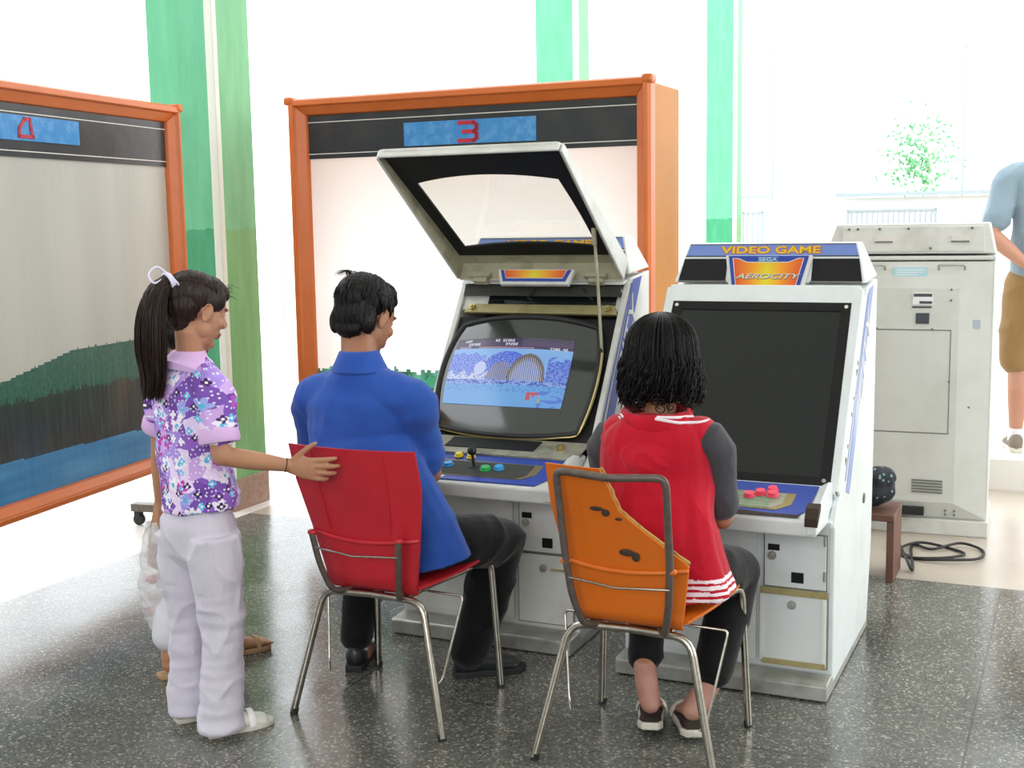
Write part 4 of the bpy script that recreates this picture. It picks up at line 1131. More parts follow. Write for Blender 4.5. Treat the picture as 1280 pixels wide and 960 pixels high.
def hand(b, W, f, n, t, s=1., curl=(14, 18, 20, 24), spread=4, thumb=(.55, .8, .15), tc=12, fat=1.):
    """wrist W, fingers along f, palm looks along n, thumb on side t"""
    f = V(f).normalized(); n = V(n); n = (n - f * n.dot(f)).normalized(); t = V(t); t = (t - f * t.dot(f) - n * t.dot(n)).normalized(); W = V(W)
    b.loft([W - f * .015 * s, W + f * .02 * s, W + f * .055 * s, W + f * .086 * s], [(.024 * s, .017 * s), (.032 * s, .016 * s), (.041 * s, .0145 * s), (.038 * s, .011 * s)], ref=t)
    L = [(.040, .026, .021), (.044, .029, .022), (.041, .027, .021), (.033, .020, .018)]
    for i in range(4):
        k = W + f * (.084 - .004 * abs(i - 1)) * s + t * (.029 - .0195 * i) * s
        a = R((1.2 - i) * spread); d = (f * math.cos(a) + t * math.sin(a)).normalized(); pts = [k - d * .02 * s, k]; c = R(curl[i]); ang = 0
        for l in L[i]:
            ang += c; k = k + (d * math.cos(ang) + n * math.sin(ang)) * l * s; pts.append(k)
        b.loft(pts, [x * s * fat for x in (.0092, .0090, .0082, .0076, .0062)], n=10)
    k = W + f * .02 * s + t * .026 * s; d = (f * thumb[0] + t * thumb[1] + n * thumb[2]).normalized(); pts = [k - d * .012 * s, k]
    ax = d
    for j, l in enumerate((.042, .030, .024)):
        pts.append(pts[-1] + ax * l * s); ax = (ax + f * math.sin(R(tc)) * .9).normalized()
    b.loft(pts, [.013 * s, .0135 * s, .0105 * s, .0095 * s, .0075 * s], n=10)
def limb(b, pts, rad, ref=None, sub=3, rnd=True): b.loft(pts, rad, ref=ref, sub=sub, n=20, round_=rnd)
def folds(amp, fr=(14, 14, 6), big=.5, seed=0):
    def f(c, n):
        a = noise.noise(V((c.x * fr[0], c.y * fr[1], c.z * fr[2] + seed)))
        r = 1 - abs(noise.noise(V((c.x * fr[0] * .7, c.y * fr[1] * .7, c.z * fr[2] * .9 + seed + 9)))) * 2
        return amp * (a * .7 + big * max(0, r) ** 3)
    return f
def strands(b, m, s, count, gen, r=.0016, n=5):
    for i in range(count):
        pts = [m @ V(p) * 1 for p in gen(i)]
        k = len(pts); b.loft(pts, [r * (1 - .75 * (j / (k - 1))) for j in range(k)], n=n, round_=False, sub=2)
def shoe(b, heel, d, L, w, h, sole=.022):
    """closed shoe from heel point on the ground along direction d"""
    d = V(d).normalized(); H_ = V(heel); u = V((0, 0, 1)); r = d.cross(u)
    b.loft([H_ + d * .03 + u * h * .5, H_ + d * L * .35 + u * h * .46, H_ + d * L * .62 + u * h * .33, H_ + d * (L - w * .55) + u * h * .27], [(w * .36, h * .5), (w * .40, h * .46), (w * .47, h * .33), (w * .45, h * .26)], ref=r, sub=3)
def sole(b, heel, d, L, w, th, heelh=0):
    d = V(d).normalized(); H_ = V(heel); r = d.cross(V((0, 0, 1))); out = []
    prof = [(0, .0), (.0, .30), (.12, .37), (.4, .38), (.62, .48), (.82, .45), (.95, .28), (1, .0)]
    pts = [(a, k) for a, k in prof] + [(a, -k) for a, k in reversed(prof[1:-1])]
    A = [H_ + d * a * L + r * k * w for a, k in pts]; b.slab(A, [p + V((0, 0, th)) for p in A])

# ---- man in the blue shirt, seated, seen from behind
man = thing('person', 'man in a blue shirt and black trousers sitting on the red chair', 'person', (-.37, 3.78, 0), -27)
mf = V((.45, .89, 0)); mr = V((.89, -.45, 0)); UP = V((0, 0, 1))
HC = V((-0.461,3.930,1.223)); mh = mtx3(HC, (.58, .81, -.32), (0, 0, 1))
neckb = V((-0.478,3.870,1.089))
SR = V((-0.317,3.800,0.990)); SL = V((-0.643,3.980,0.970)); ER = V((-0.268,3.900,0.727)); EL = V((-0.651,4.100,0.692))
WR = V((-.352, 4.20, .685)); WL = V((-.47, 4.33, .69))
hipR = V((-.25, 3.80, .535)); hipL = V((-.44, 3.89, .535)); KR = V((-0.041,4.020,0.465)); KL = V((-0.509,4.240,0.404)); AR = V((-0.155,4.030,0.088)); AL = V((-0.550,4.130,0.094))
pel = V((-.355, 3.825, .555)); mid = V((-.445, 3.835, .80)); chest = V((-0.478,3.880,0.915))
b = B(); head(b, mh, 1.02, neckb, .056)
limb(b, [pel, mid, chest, neckb - UP * .03], [(.12, .085), (.11, .07), (.12, .07), (.055, .05)], ref=mr)
for S, E_, W_k in ((SR, ER, WR), (SL, EL, WL)):
    limb(b, [neckb - UP * .05, S], [.05, .05], sub=1); limb(b, [S, (S + E_) / 2, E_], [.05, .045, .038]); limb(b, [E_, E_ * .6 + W_k * .4, W_k], [.040, .040, .026])
hand(b, WR, (-.05, 1, -.22), (0, 0, -1), (-1, .0, 0), 1.0, curl=(25, 28, 30, 32)); hand(b, WL, (.1, 1, -.12), (.8, 0, -.6), (.2, .1, 1), 1.0, curl=(45, 48, 50, 52))
for h, k, a in ((hipR, KR, AR), (hipL, KL, AL)): limb(b, [h, k], [.07, .05], sub=1); limb(b, [k, a], [.05, .036], sub=1); limb(b, [a, a - UP * .05 + mf * .03], [.036, .036], sub=1)
body = fuse(b, 'body', ['skin', 'lip', 'eye', 'brow'], man, .0045, 4, paint=face_paint(mh, 1.02))
b = B()   # shirt
limb(b, [V((-.352, 3.825, .452)), V((-.378, 3.822, .57)), V((-.435, 3.825, .74)), chest - UP * .08, chest + UP * .04, neckb - UP * .055, neckb - UP * .01], [(.236, .142), (.212, .134), (.172, .118), (.186, .114), (.192, .113), (.120, .082), (.060, .058)], ref=mr, sub=4, rnd=False)
for S, E_ in ((SR, ER), (SL, EL)):
    limb(b, [neckb - UP * .075, S - UP * .015, S.lerp(E_, .4), S.lerp(E_, .80)], [(.065, .075), (.072, .072), (.068, .068), (.062, .068)])
def sdisp(c, n):
    k = folds(.009, (9, 9, 5), .35)(c, n); d = (c - ER).length
    # spine hollow, blades and folds that run to the armpits
    return k + .006 * noise.noise(V((c.x * 5, c.y * 5, c.z * 22)))
sh = fuse(b, 'shirt', 'shirt_blue', man, .006, 7, disp=sdisp)
b = B(); b.loft([neckb + UP * .036, neckb + UP * .032, neckb + UP * .002, neckb - UP * .026, neckb - UP * .034], [(.058, .056), (.064, .062), (.078, .074), (.094, .084), (.088, .078)], ref=mr, n=28, round_=False); b.obj('collar', 'shirt_blue', sh, True, world=True)
b = B()   # trousers
limb(b, [pel - UP * .03 - mr * .06, pel - UP * .03 + mr * .06], [(.075, .085), (.075, .085)], sub=1)
limb(b, [hipR - UP * .02, hipR.lerp(KR, .5) - UP * .005, KR + UP * .0], [.078, .092, .076]); limb(b, [KR, KR.lerp(AR, .35), KR.lerp(AR, .7), AR + UP * .005], [.074, .080, .072, .068])
limb(b, [hipL - UP * .02, hipL.lerp(KL, .5), KL], [.078, .090, .074]); limb(b, [KL, KL.lerp(AL, .35), KL.lerp(AL, .7), AL + UP * .02], [.072, .074, .062, .056])
fuse(b, 'trousers', 'trouser_black', man, .006, 6, disp=folds(.008, (10, 10, 7), .9, 4))
for nm, a, d in (('R', AR, V((.93, .25, 0))), ('L', AL, V((.12, .95, 0)))):
    d.normalize(); heel = V((a.x, a.y, 0)) - d * .055
    b = B(); b.loft([a + UP * .05, a - UP * .02, V((a.x, a.y, .06)) + d * .02], [.040, .040, .038], n=16); b.obj('sock', 'sock', man, True, world=True)
    b = B(); shoe(b, heel, d, .255, .098, .098); so = fuse(b, 'shoe', 'shoe_black', man, .005, 4)
    b = B(); sole(b, heel - d * .005, d, .255, .096, .022); b.obj('sole', 'rubber', so, world=True, bevel=.003)
b = B()   # short thick black hair
q = lambda x, y, z: mh @ V((x, y, z)); m3 = mh.to_3x3()
b.ell(q(0, -.020, .052), (.087, .104, .088), m3); b.ell(q(0, -.052, .012), (.076, .060, .084), m3); b.ell(q(0, .035, .085), (.070, .055, .045), m3)
b.ell(q(0, .062, .068), (.062, .032, .028), m3)
for k in (-1, 1): b.ell(q(k * .070, .012, .035), (.014, .030, .035), m3); b.ell(q(k * .066, -.055, -.02), (.020, .028, .045), m3)
b.ell(q(0, -.068, -.045), (.055, .028, .038), m3)
imh = mh.inverted()
def hd(c, n):
    p = imh @ c; a = math.atan2(p.x, -p.y); return .0045 * noise.noise(V((a * 16, p.z * 9, 0))) + .003 * noise.noise(V((a * 40, p.z * 12, 3)))
def mstr(x):
    for i in range(420):
        a = random.uniform(-PI, PI); el = random.uniform(.15, 1.35)
        if abs(a) < .9 and el < .6: continue
        c = V((.084 * math.cos(el) * math.sin(a), -.02 + .1 * math.cos(el) * math.cos(a), .052 + .086 * math.sin(el)))
        out = V((math.sin(a), math.cos(a), 0)); L = random.uniform(.04, .065) * (.62 if abs(a) > 1.7 and el < .8 else 1)
        pts = [c * .97, c + out * .006 - UP * L * .3, c + out * .009 - UP * L * .75, c + out * .005 - UP * L]
        x.loft([mh @ p for p in pts], [.003, .0032, .002, .0006], n=5, round_=False)
    for i in range(16):      # cowlick
        a = random.uniform(-2.9, -1.7); c = V((-.03 + random.uniform(-.02, .02), -.05 + random.uniform(-.02, .02), .122)); d = V((math.sin(a), math.cos(a), 0)) * .04
        x.loft([mh @ p for p in (c - UP * .01, c + d * .4 + UP * .012, c + d * .9 + UP * .006, c + d * 1.2 - UP * .008)], [.0018, .0015, .001, .0005], n=4, round_=False)
fuse(b, 'hair', 'hair', man, .004, 3, disp=hd, extra=mstr)

# ---- woman in the red hooded vest, seated, seen from behind
wom = thing('person', 'dark-haired woman in a red hooded vest with white stripes sitting on the orange chair', 'person', (.355, 3.40, 0), -25)
wf = V((.42, .91, 0)); wr = V((.91, -.42, 0))
HC = V((0.432,3.530,1.113)); wh = mtx3(HC, (.25, .96, -.12))
neckb = V((0.416,3.490,0.962)); SR = V((0.553,3.420,0.907)); SL = V((0.284,3.560,0.894)); ER = V((0.596,3.470,0.665)); EL = V((0.291,3.700,0.634)); WR = V((.60, 3.80, .685)); WL = V((.40, 3.90, .69))
hipR = V((.47, 3.42, .515)); hipL = V((.31, 3.49, .515)); KR = V((0.676,3.660,0.458)); KL = V((0.429,3.840,0.411)); AR = V((0.567,3.500,0.167)); AL = V((0.380,3.540,0.199))
pel = V((.385, 3.46, .525)); mid = V((.385, 3.45, .72)); chest = V((0.408,3.470,0.815))
b = B(); head(b, wh, .98, neckb, .050)
limb(b, [pel, mid, chest, neckb - UP * .02], [(.12, .08), (.10, .07), (.12, .07), (.05, .048)], ref=wr)
for S, E_, W_k in ((SR, ER, WR), (SL, EL, WL)):
    limb(b, [neckb - UP * .04, S], [.045, .042], sub=1); limb(b, [S, (S + E_) / 2, E_], [.042, .038, .031]); limb(b, [E_, E_ * .6 + W_k * .4, W_k], [.032, .033, .022])
hand(b, WR, (-.1, 1, -.2), (0, 0, -1), (-1, 0, 0), .92, curl=(22, 26, 28, 30)); hand(b, WL, (.0, 1, -.12), (.8, 0, -.6), (.2, .1, 1), .92, curl=(45, 48, 50, 52))
HR = V((0.513,3.470,0.079)); HL = V((0.393,3.510,0.087))
TR = V((.512, 3.625, .035)); TL = V((.415, 3.665, .035))
for h, k, a, he, to in ((hipR, KR, AR, HR, TR), (hipL, KL, AL, HL, TL)):
    limb(b, [h, k], [.065, .048], sub=1); limb(b, [k, k.lerp(a, .4), a], [.048, .045, .033])
    limb(b, [a, a.lerp(he, .6), he + UP * .012], [(.034, .036), (.034, .034), (.030, .030)], sub=2)
    ax = (to - he).normalized(); rr_ = ax.cross(UP).normalized()
    limb(b, [he + UP * .01 + ax * .01, he.lerp(to, .45) + UP * .012, to], [(.029, .027), (.034, .022), (.038, .014)], ref=rr_, sub=3)
    limb(b, [a, he.lerp(to, .45) + UP * .015], [.03, .026], sub=1)
    for j in range(5):
        u = (j - 2) * .0165; p = to + rr_ * u; b.loft([p, p + ax * (.03 - .003 * abs(j - 2)) - UP * .008], [.0088, .0075], n=8)
wp = face_paint(wh, .98)
body = fuse(b, 'body', ['skin', 'lip', 'eye', 'brow', 'skin_foot'], wom, .0042, 4, paint=lambda c: 4 if c.z < .22 else wp(c))
for he, to in ((HR, TR), (HL, TL)):      # flat white slip-on sandals
    ax = V((to.x - he.x, to.y - he.y, 0)).normalized(); rr_ = ax.cross(UP)
    b = B(); p0 = V((he.x, he.y, 0)) - ax * .035; dz = V((0, 0, max(0, he.z - .062)))
    prof = [(0, .024), (.03, .038), (.10, .036), (.17, .042), (.215, .030), (.235, .0)]
    ring = [(a, k) for a, k in prof] + [(a, -k) for a, k in reversed(prof[:-1])]
    lift = lambda a: dz * max(0, 1 - a / .15)
    A = [p0 + ax * a + rr_ * k + lift(a) + UP * (.004) for a, k in ring]; b.slab(A, [p + UP * .024 for p in A]); sd = b.obj('sandal', 'sole', wom, world=True, bevel=.006)
    b = B(); A = [p0 + ax * (a * .93 + .006) + rr_ * k * .86 + lift(a) + UP * .0275 for a, k in ring]; b.slab(A, [p + UP * .003 for p in A]); b.obj('insole', 'chip', sd, world=True)
    b = B(); c = to + UP * .0; arc = [c + rr_ * .046 * math.cos(a) + UP * (.040 * math.sin(a) - .01) - ax * .02 for a in [PI * i / 10 for i in range(11)]]
    b.loft(arc, [(.018, .003)] * 11, ref=ax, n=8, round_=False); b.obj('strap', 'sole', sd, True, world=True)
b = B()   # charcoal t-shirt under the vest
limb(b, [mid, chest, neckb - UP * .07], [(.13, .09), (.15, .10), (.085, .07)], ref=wr)
for S, E_ in ((SR, ER), (SL, EL)): limb(b, [neckb - UP * .075, S - UP * .012, S.lerp(E_, .45), S.lerp(E_, .80)], [.055, .060, .056, .054])
tee = fuse(b, 'tshirt', 'tee_grey', wom, .005, 6, disp=folds(.004, (14, 14, 9), .6, 2))
b = B()   # vest
hem = V((0.456,3.360,0.456))
limb(b, [V((.428, 3.445, .448)), V((.412, 3.445, .55)), V((.398, 3.44, .68)), chest - UP * .03, chest + UP * .05, chest + UP * .095, neckb - UP * .022, neckb - UP * .0], [(.212, .130), (.194, .122), (.172, .116), (.172, .110), (.168, .105), (.150, .094), (.075, .066), (.055, .055)], ref=wr, sub=4, rnd=False)
for S in (SR, SL):
    k = (S - neckb); limb(b, [neckb - UP * .06, neckb + k * .80 + UP * .002], [(.055, .065), (.05, .066)], sub=1)
wi = Matrix(((wr.x, wr.y, 0), (wf.x, wf.y, 0), (0, 0, 1)))
def vdisp(c, n):
    p = wi @ (c - pel); a = math.atan2(p.x, -p.y); low = max(0, min(1, (.62 - c.z) / .35 + .5))
    return .008 * low * math.sin(a * 11 + 2 * noise.noise(V((a * 2, c.z * 4, 0)))) + folds(.005, (10, 10, 5), .8, 6)(c, n)
def vpaint(c):
    z = c.z - .0
    p = wi @ (c - pel)
    if p.y < .12 and abs(p.x - .05) < .2:
        for k in range(4):
            if abs(z - (.474 + k * .0175)) < .0052 and p.x > -.06: return 1
    return 0
vest = fuse(b, 'vest', ['vest_red', 'vest_white'], wom, .004, 7, disp=vdisp, paint=vpaint)
b = B()   # hood lying on the shoulders
hc = neckb - wf * .06
rim = []
for i in range(25):
    a = -PI * .98 + 2 * PI * .98 * i / 24 - PI / 2; ca, sa = math.cos(a), math.sin(a)
    back_ = max(0, -sa)
    rim.append(neckb + wr * ca * (.085 + .035 * back_) + wf * sa * (.07 + .03 * back_) + UP * (.010 - .028 * back_))
b.loft(rim, [(.020 + .014 * max(0, -math.sin(-PI * .98 + 2 * PI * .98 * i / 24 - PI / 2)), .014) for i in range(25)], ref=(0, 0, 1), n=12, round_=True)
# draped flap with a point in the middle of the back
def flap(u, v):
    # u -1..1 across, v 0 at the neck to 1 at the tip
    wdt = .162 * (1 - v ** 1.5) + .004; x = u * wdt
    z = -.004 - .165 * v - .030 * (abs(u) ** 1.5) * (1 - v) * 1.6
    y = -.082 - .062 * math.sin(min(1, v * 1.15) * PI * .62) + .050 * u * u * (1 - v * .4)
    return neckb + wr * x + wf * y + UP * z
N = 16; th = .011
vt = {}
for i in range(N + 1):
    for j in range(N + 1):
        p = flap(-1 + 2 * i / N, j / N); vt[i, j, 0] = b.bm.verts.new(p); vt[i, j, 1] = b.bm.verts.new(p + wf * .045)
for i in range(N):
    for j in range(N):
        b._f([vt[i, j, 0], vt[i + 1, j, 0], vt[i + 1, j + 1, 0], vt[i, j + 1, 0]]); b._f([vt[i, j, 1], vt[i, j + 1, 1], vt[i + 1, j + 1, 1], vt[i + 1, j, 1]])
for i in range(N):
    b._f([vt[i, 0, 0], vt[i, 0, 1], vt[i + 1, 0, 1], vt[i + 1, 0, 0]]); b._f([vt[i, N, 0], vt[i + 1, N, 0], vt[i + 1, N, 1], vt[i, N, 1]])
    b._f([vt[0, i, 0], vt[0, i + 1, 0], vt[0, i + 1, 1], vt[0, i, 1]]); b._f([vt[N, i, 0], vt[N, i, 1], vt[N, i + 1, 1], vt[N, i + 1, 0]])
hood = fuse(b, 'hood', 'vest_red', vest, .0045, 5, disp=folds(.005, (18, 18, 14), .9, 1))
# white piping: two bands from the shoulder to the middle of the hood
from mathutils.bvhtree import BVHTree
def surf(o):
    me = o.data; r_ = wom; mw = Matrix.Translation(r_.location) @ r_.rotation_euler.to_matrix().to_4x4()
    return BVHTree.FromPolygons([mw @ v.co for v in me.vertices], [tuple(p.vertices) for p in me.polygons])
TREES = [surf(vest), surf(hood), surf(tee)]
def lay_on(p, d=None):
    p = V(p); d = V((.1, 1, 0)).normalized(); best = None
    for t_ in TREES:
        h = t_.ray_cast(p - d * .35, d)
        if h[0] is not None and (best is None or h[3] < best[1]): best = (h[0] + h[1] * .001, h[3])
    return best[0] if best else None
for pts in ([(0.578,3.375,0.977), (0.546,3.350,0.964), (0.516,3.330,0.957), (0.463,3.305,0.957), (0.425,3.295,0.964), (0.386,3.295,0.971)], [(0.570,3.390,0.988), (0.538,3.360,0.973), (0.513,3.335,0.969), (0.463,3.310,0.972), (0.430,3.300,0.974), (0.391,3.300,0.975)], [(0.273,3.500,0.986), (0.290,3.460,0.975), (0.303,3.430,0.962)], [(0.284,3.500,0.992), (0.299,3.460,0.980), (0.310,3.430,0.968)]):
    P_ = smoothpath(pts, 5); P_ = [p for p in (lay_on(p) for p in P_) if p is not None]; b = B(); k = len(P_); dv = V((.1, 1, 0)).normalized()
    for _ in range(4):
        ds = [p.dot(dv) for p in P_]; P_ = [p + dv * ((ds[max(0, j - 1)] + ds[j] + ds[min(k - 1, j + 1)]) / 3 - ds[j]) for j, p in enumerate(P_)]
    P_ = [p - dv * .0025 for p in P_]
    b.loft(P_, [(.0042 if j > 1 else .003, .0022) for j in range(k)], ref=(0, 0, 1), n=8); b.obj('white_piping', 'vest_white', vest, True, world=True)
b = B()   # black trousers
limb(b, [pel - UP * .01 - wr * .06, pel - UP * .01 + wr * .06], [(.07, .09)] * 2, sub=1)
limb(b, [hipR, hipR.lerp(KR, .5), KR], [.080, .086, .068]); limb(b, [KR, KR.lerp(AR, .4), KR.lerp(AR, .88)], [.067, .066, .060])
limb(b, [hipL, hipL.lerp(KL, .5), KL], [.080, .084, .066]); limb(b, [KL, KL.lerp(AL, .4), KL.lerp(AL, .88)], [.065, .060, .050])
fuse(b, 'trousers', 'trouser_black', wom, .006, 6, disp=folds(.007, (11, 11, 7), .9, 8))
b = B()   # curly shoulder-length hair
q = lambda x, y, z: wh @ V((x, y, z)); m3 = wh.to_3x3(); up_ = wh.to_3x3()
b.ell(q(0, -.020, .040), (.096, .104, .092), m3); b.ell(q(0, -.030, -.02), (.100, .086, .080), m3); b.ell(q(0, -.045, -.070), (.098, .066, .050), m3)
for k in (-1, 1): b.ell(q(k * .080, .0, -.02), (.024, .055, .08), m3); b.ell(q(k * .088, -.01, -.07), (.028, .05, .05), m3)
b.ell(q(0, .058, .075), (.062, .035, .03), m3)
iwh = wh.inverted()
def whd(c, n):
    p = iwh @ c; a = math.atan2(p.x, -p.y); low = max(0, min(1, (.02 - p.z) / .08))
    return .004 * noise.noise(V((a * 14, p.z * 6, 0))) * (1 - low) + low * .011 * noise.noise(V((p.x * 55, p.y * 55, p.z * 45)))
def wstr(x):
    for i in range(640):     # strands from the parting that fall straight, then break into curls
        a = random.uniform(-2.35, 2.35); lay = random.uniform(.97, 1.06); ph = random.uniform(0, 6.28); tn = random.uniform(.8, 1.9); cr = random.uniform(.006, .017); L = random.uniform(.085, .165)
        st = random.uniform(-.005, .02); pts = []; N_ = 24
        for k in range(N_):
            t = k / (N_ - 1)
            if t < .42:
                el = PI / 2 * (1 - t / .42); sx = math.cos(el); p = V((.099 * sx * math.sin(a) * lay, -.022 - .107 * sx * math.cos(a) * lay, .040 + .0955 * math.sin(el) * lay))
            else:
                q_ = (t - .42) / .58; f_ = lay * (1 + .10 * math.sin(q_ * PI * .8)); p = V((.099 * f_ * math.sin(a), -.022 - .107 * f_ * math.cos(a) * (1 - .25 * q_), .040 - L * q_))
                w_ = max(0, (q_ - .25) / .75) ** .7; an = ph + q_ * tn * 6.28
                p += V((math.cos(a), math.sin(a), 0)) * math.cos(an) * cr * w_ + V((math.sin(a), -math.cos(a), 0)) * (math.sin(an) * cr * w_ + .004 * w_) + V((0, 0, .5 * cr * w_ * math.sin(an * 1.3)))
            pts.append(p)
        x.loft([wh @ p for p in pts], [.0013] * 3 + [.0021] * (N_ - 4) + [.0006], n=4, round_=False)
    for i in range(130):     # loose ringlets at the ends
        a = random.uniform(-2.2, 2.2); ph = random.uniform(0, 6.28); c0 = V((.106 * math.sin(a), -.030 - .092 * math.cos(a), random.uniform(-.125, -.04))); rr0 = random.uniform(.007, .013); pts = []
        for k in range(12):
            an = ph + k / 11 * 7.5; o = V((math.cos(a), math.sin(a), 0)) * math.cos(an) * rr0 + V((0, 0, 1)) * math.sin(an) * rr0 + V((math.sin(a), -math.cos(a), 0)) * (.010 * math.sin(an * .5 + ph)); pts.append(c0 + o - V((0, 0, .0012 * k)))
        x.loft([wh @ p for p in pts], [.0019] * 11 + [.0006], n=4, round_=False)
fuse(b, 'hair', 'hair', wom, .0045, 3, disp=whd, extra=wstr)

# ---- girl standing with her hand on the red chair
girl = thing('person', 'standing girl with a long ponytail in a purple floral blouse, hand on the red chair', 'person', (-.93, 3.63, 0), -50)
gf = V((.766, .643, 0)); gr = V((.643, -.766, 0))
HC = V((-0.922,3.630,1.273)); gh = mtx3(HC, (.70, .70, -.24)); GS = .90
neckb = V((-0.945,3.630,1.139)); SR = V((-0.859,3.530,1.065)); SL = V((-1.052,3.740,1.060)); ER = V((-0.834,3.490,0.867)); EL = V((-1.097,3.800,0.857)); WR = V((-0.650,3.545,0.825)); WL = V((-1.122,3.860,0.651))
pel = V((-0.948,3.630,0.642)); mid = V((-0.956,3.630,0.830)); chest = V((-0.958,3.630,1.010))
hipR = V((-0.890,3.570,0.617)); hipL = V((-1.011,3.690,0.604)); KR = V((-0.876,3.575,0.330)); KL = V((-1.011,3.700,0.323)); AR = V((-0.891,3.575,0.060)); AL = V((-1.016,3.690,0.070))
b = B(); head(b, gh, GS, neckb, .046, 1.0)
limb(b, [pel, mid, chest, neckb - UP * .02], [(.10, .065), (.085, .055), (.10, .06), (.040, .040)], ref=gr)
for S, E_, W_k in ((SR, ER, WR), (SL, EL, WL)):
    limb(b, [neckb - UP * .03, S], [.038, .036], sub=1); limb(b, [S, (S + E_) / 2, E_], [.036, .034, .028]); limb(b, [E_, E_ * .55 + W_k * .45, W_k], [.028, .028, .0185])
hand(b, WR, (1, -.30, -.10), (.36, .93, 0), (.2, 0, 1), .84, curl=(16, 18, 20, 24), spread=6, thumb=(.66, .70, .05), tc=10, fat=1.18)
hand(b, WL, (.05, .1, -1), (.9, -.3, 0), (.3, .9, 0), .82, curl=(18, 20, 22, 24))
for h, k, a in ((hipR, KR, AR), (hipL, KL, AL)): limb(b, [h, k, a], [.046, .036, .028], sub=2)
gp = face_paint(gh, GS)
body = fuse(b, 'body', ['skin_child', 'lip', 'eye', 'brow'], girl, .0036, 4, paint=gp)
b = B(); bp = WR.lerp(ER, .06); d = (ER - WR).normalized(); o1 = d.orthogonal().normalized(); o2 = d.cross(o1)
b.tube([bp + o1 * .0205 * math.cos(a) + o2 * .0205 * math.sin(a) for a in [2 * PI * i / 20 for i in range(20)]], .0013, n=6, closed=True); b.obj('wrist_thread', 'chip', girl, True, world=True)
b = B()   # blouse
limb(b, [V((-0.936,3.630,0.691)), V((-0.942,3.630,0.769)), mid + UP * .03, chest - UP * .02, chest + UP * .045, neckb - UP * .045, neckb - UP * .005], [(.142, .108), (.137, .103), (.125, .094), (.130, .092), (.128, .088), (.090, .065), (.048, .048)], ref=gr, sub=4, rnd=False)
for S, E_ in ((SR, ER), (SL, EL)):
    limb(b, [neckb - UP * .06, S - UP * .012, S.lerp(E_, .4), S.lerp(E_, .62)], [.048, .054, .054, .055])
bl = fuse(b, 'blouse', 'floral', girl, .005, 6, disp=folds(.008, (13, 13, 7), .9, 3))
for S, E_ in ((SR, ER), (SL, EL)):
    b = B(); d = (E_ - S).normalized(); a0 = S.lerp(E_, .60)
    b.loft([a0, a0 + d * .012, a0 + d * .036, a0 + d * .044], [.054, .058, .060, .056], n=24, round_=False); cf = b.obj('sleeve_cuff', 'lilac', bl, True, world=True)
b = B(); gc = neckb - gf * .006; b.loft([gc + UP * .020, gc + UP * .016, gc - UP * .012 , gc - UP * .034 - gf * .012, gc - UP * .042 - gf * .014], [(.044, .044), (.050, .050), (.070, .064), (.100, .080), (.094, .074)], ref=gr, n=28, round_=False); b.obj('collar', 'lilac', bl, True, world=True)
b = B()   # trousers
limb(b, [pel + UP * .03, pel, pel - UP * .04], [(.122, .092), (.132, .102), (.128, .100)], ref=gr)
limb(b, [hipR, hipR.lerp(KR, .5), KR, KR.lerp(AR, .5), AR, V((AR.x, AR.y, .022))], [(.082, .080), (.074, .074), (.060, .062), (.060, .062), (.066, .068), (.068, .072)], ref=gr, rnd=False)
limb(b, [hipL, hipL.lerp(KL, .5), KL, KL.lerp(AL, .5), AL, V((AL.x, AL.y, .030))], [(.082, .080), (.070, .072), (.058, .060), (.056, .058), (.062, .064), (.064, .066)], ref=gr, rnd=False)
def gdisp(c, n): return folds(.007, (13, 13, 8), 1., 5)(c, n) + (.004 * noise.noise(V((c.x * 8, c.y * 8, c.z * 40))) if c.z < .45 else 0)
fuse(b, 'trousers', 'pants_white', girl, .005, 5, disp=gdisp)
for a, d in ((AR, V((.84, .54, 0))), (AL, V((.84, .54, 0)))):
    d.normalize(); heel = V((a.x, a.y, 0)) - d * .045
    b = B(); shoe(b, heel, d, .215, .082, .070); so = fuse(b, 'shoe', 'canvas', girl, .004, 4)
    b = B(); sole(b, heel - d * .004, d, .215, .08, .016); b.obj('sole', 'sole', so, world=True, bevel=.003)
    b = B(); c = heel + d * .13; rr_ = d.cross(UP); b.loft([c + rr_ * .038 * math.cos(t) + UP * (.015 + .042 * math.sin(t)) for t in [PI * i / 10 for i in range(11)]], [(.010, .002)] * 11, ref=d, n=8, round_=False); b.obj('shoe_strap', 'sticker_white', so, True, world=True)
b = B()   # hair pulled back
q = lambda x, y, z: gh @ V((x * GS, y * GS, z * GS)); m3 = gh.to_3x3(); e3 = lambda c, r: b.ell(q(*c), tuple(k * GS for k in r), m3)
e3((0, -.020, .048), (.081, .099, .082)); e3((0, .028, .080), (.068, .058, .042)); e3((0, -.052, .012), (.073, .058, .066)); e3((0, -.055, -.035), (.045, .035, .04)); e3((0, .066, .070), (.058, .036, .034)); e3((.056, .038, .045), (.018, .030, .040)); e3((-.056, .038, .045), (.018, .030, .040))
for k in (-1, 1): e3((k * .066, .008, .034), (.015, .038, .034))
igh = gh.inverted()
TIE = q(0, -.118, .072)
b.loft([q(0, -.10, .066), TIE], [.030, .024]); 
tail = [TIE, TIE - gf * .035 - UP * .03, TIE - gf * .055 - UP * .10, TIE - gf * .060 - UP * .19, TIE - gf * .058 - UP * .27, TIE - gf * .066 - UP * .325]
b.loft(tail, [(.020, .022), (.034, .030), (.046, .036), (.044, .034), (.030, .024), (.010, .010)], ref=gr, sub=5)
def ghd(c, n):
    p = igh @ c; a = math.atan2(p.x, -p.y); return .003 * noise.noise(V((a * 22, p.z * 14, 0))) + .002 * noise.noise(V((c.x * 120, c.y * 120, c.z * 8)))
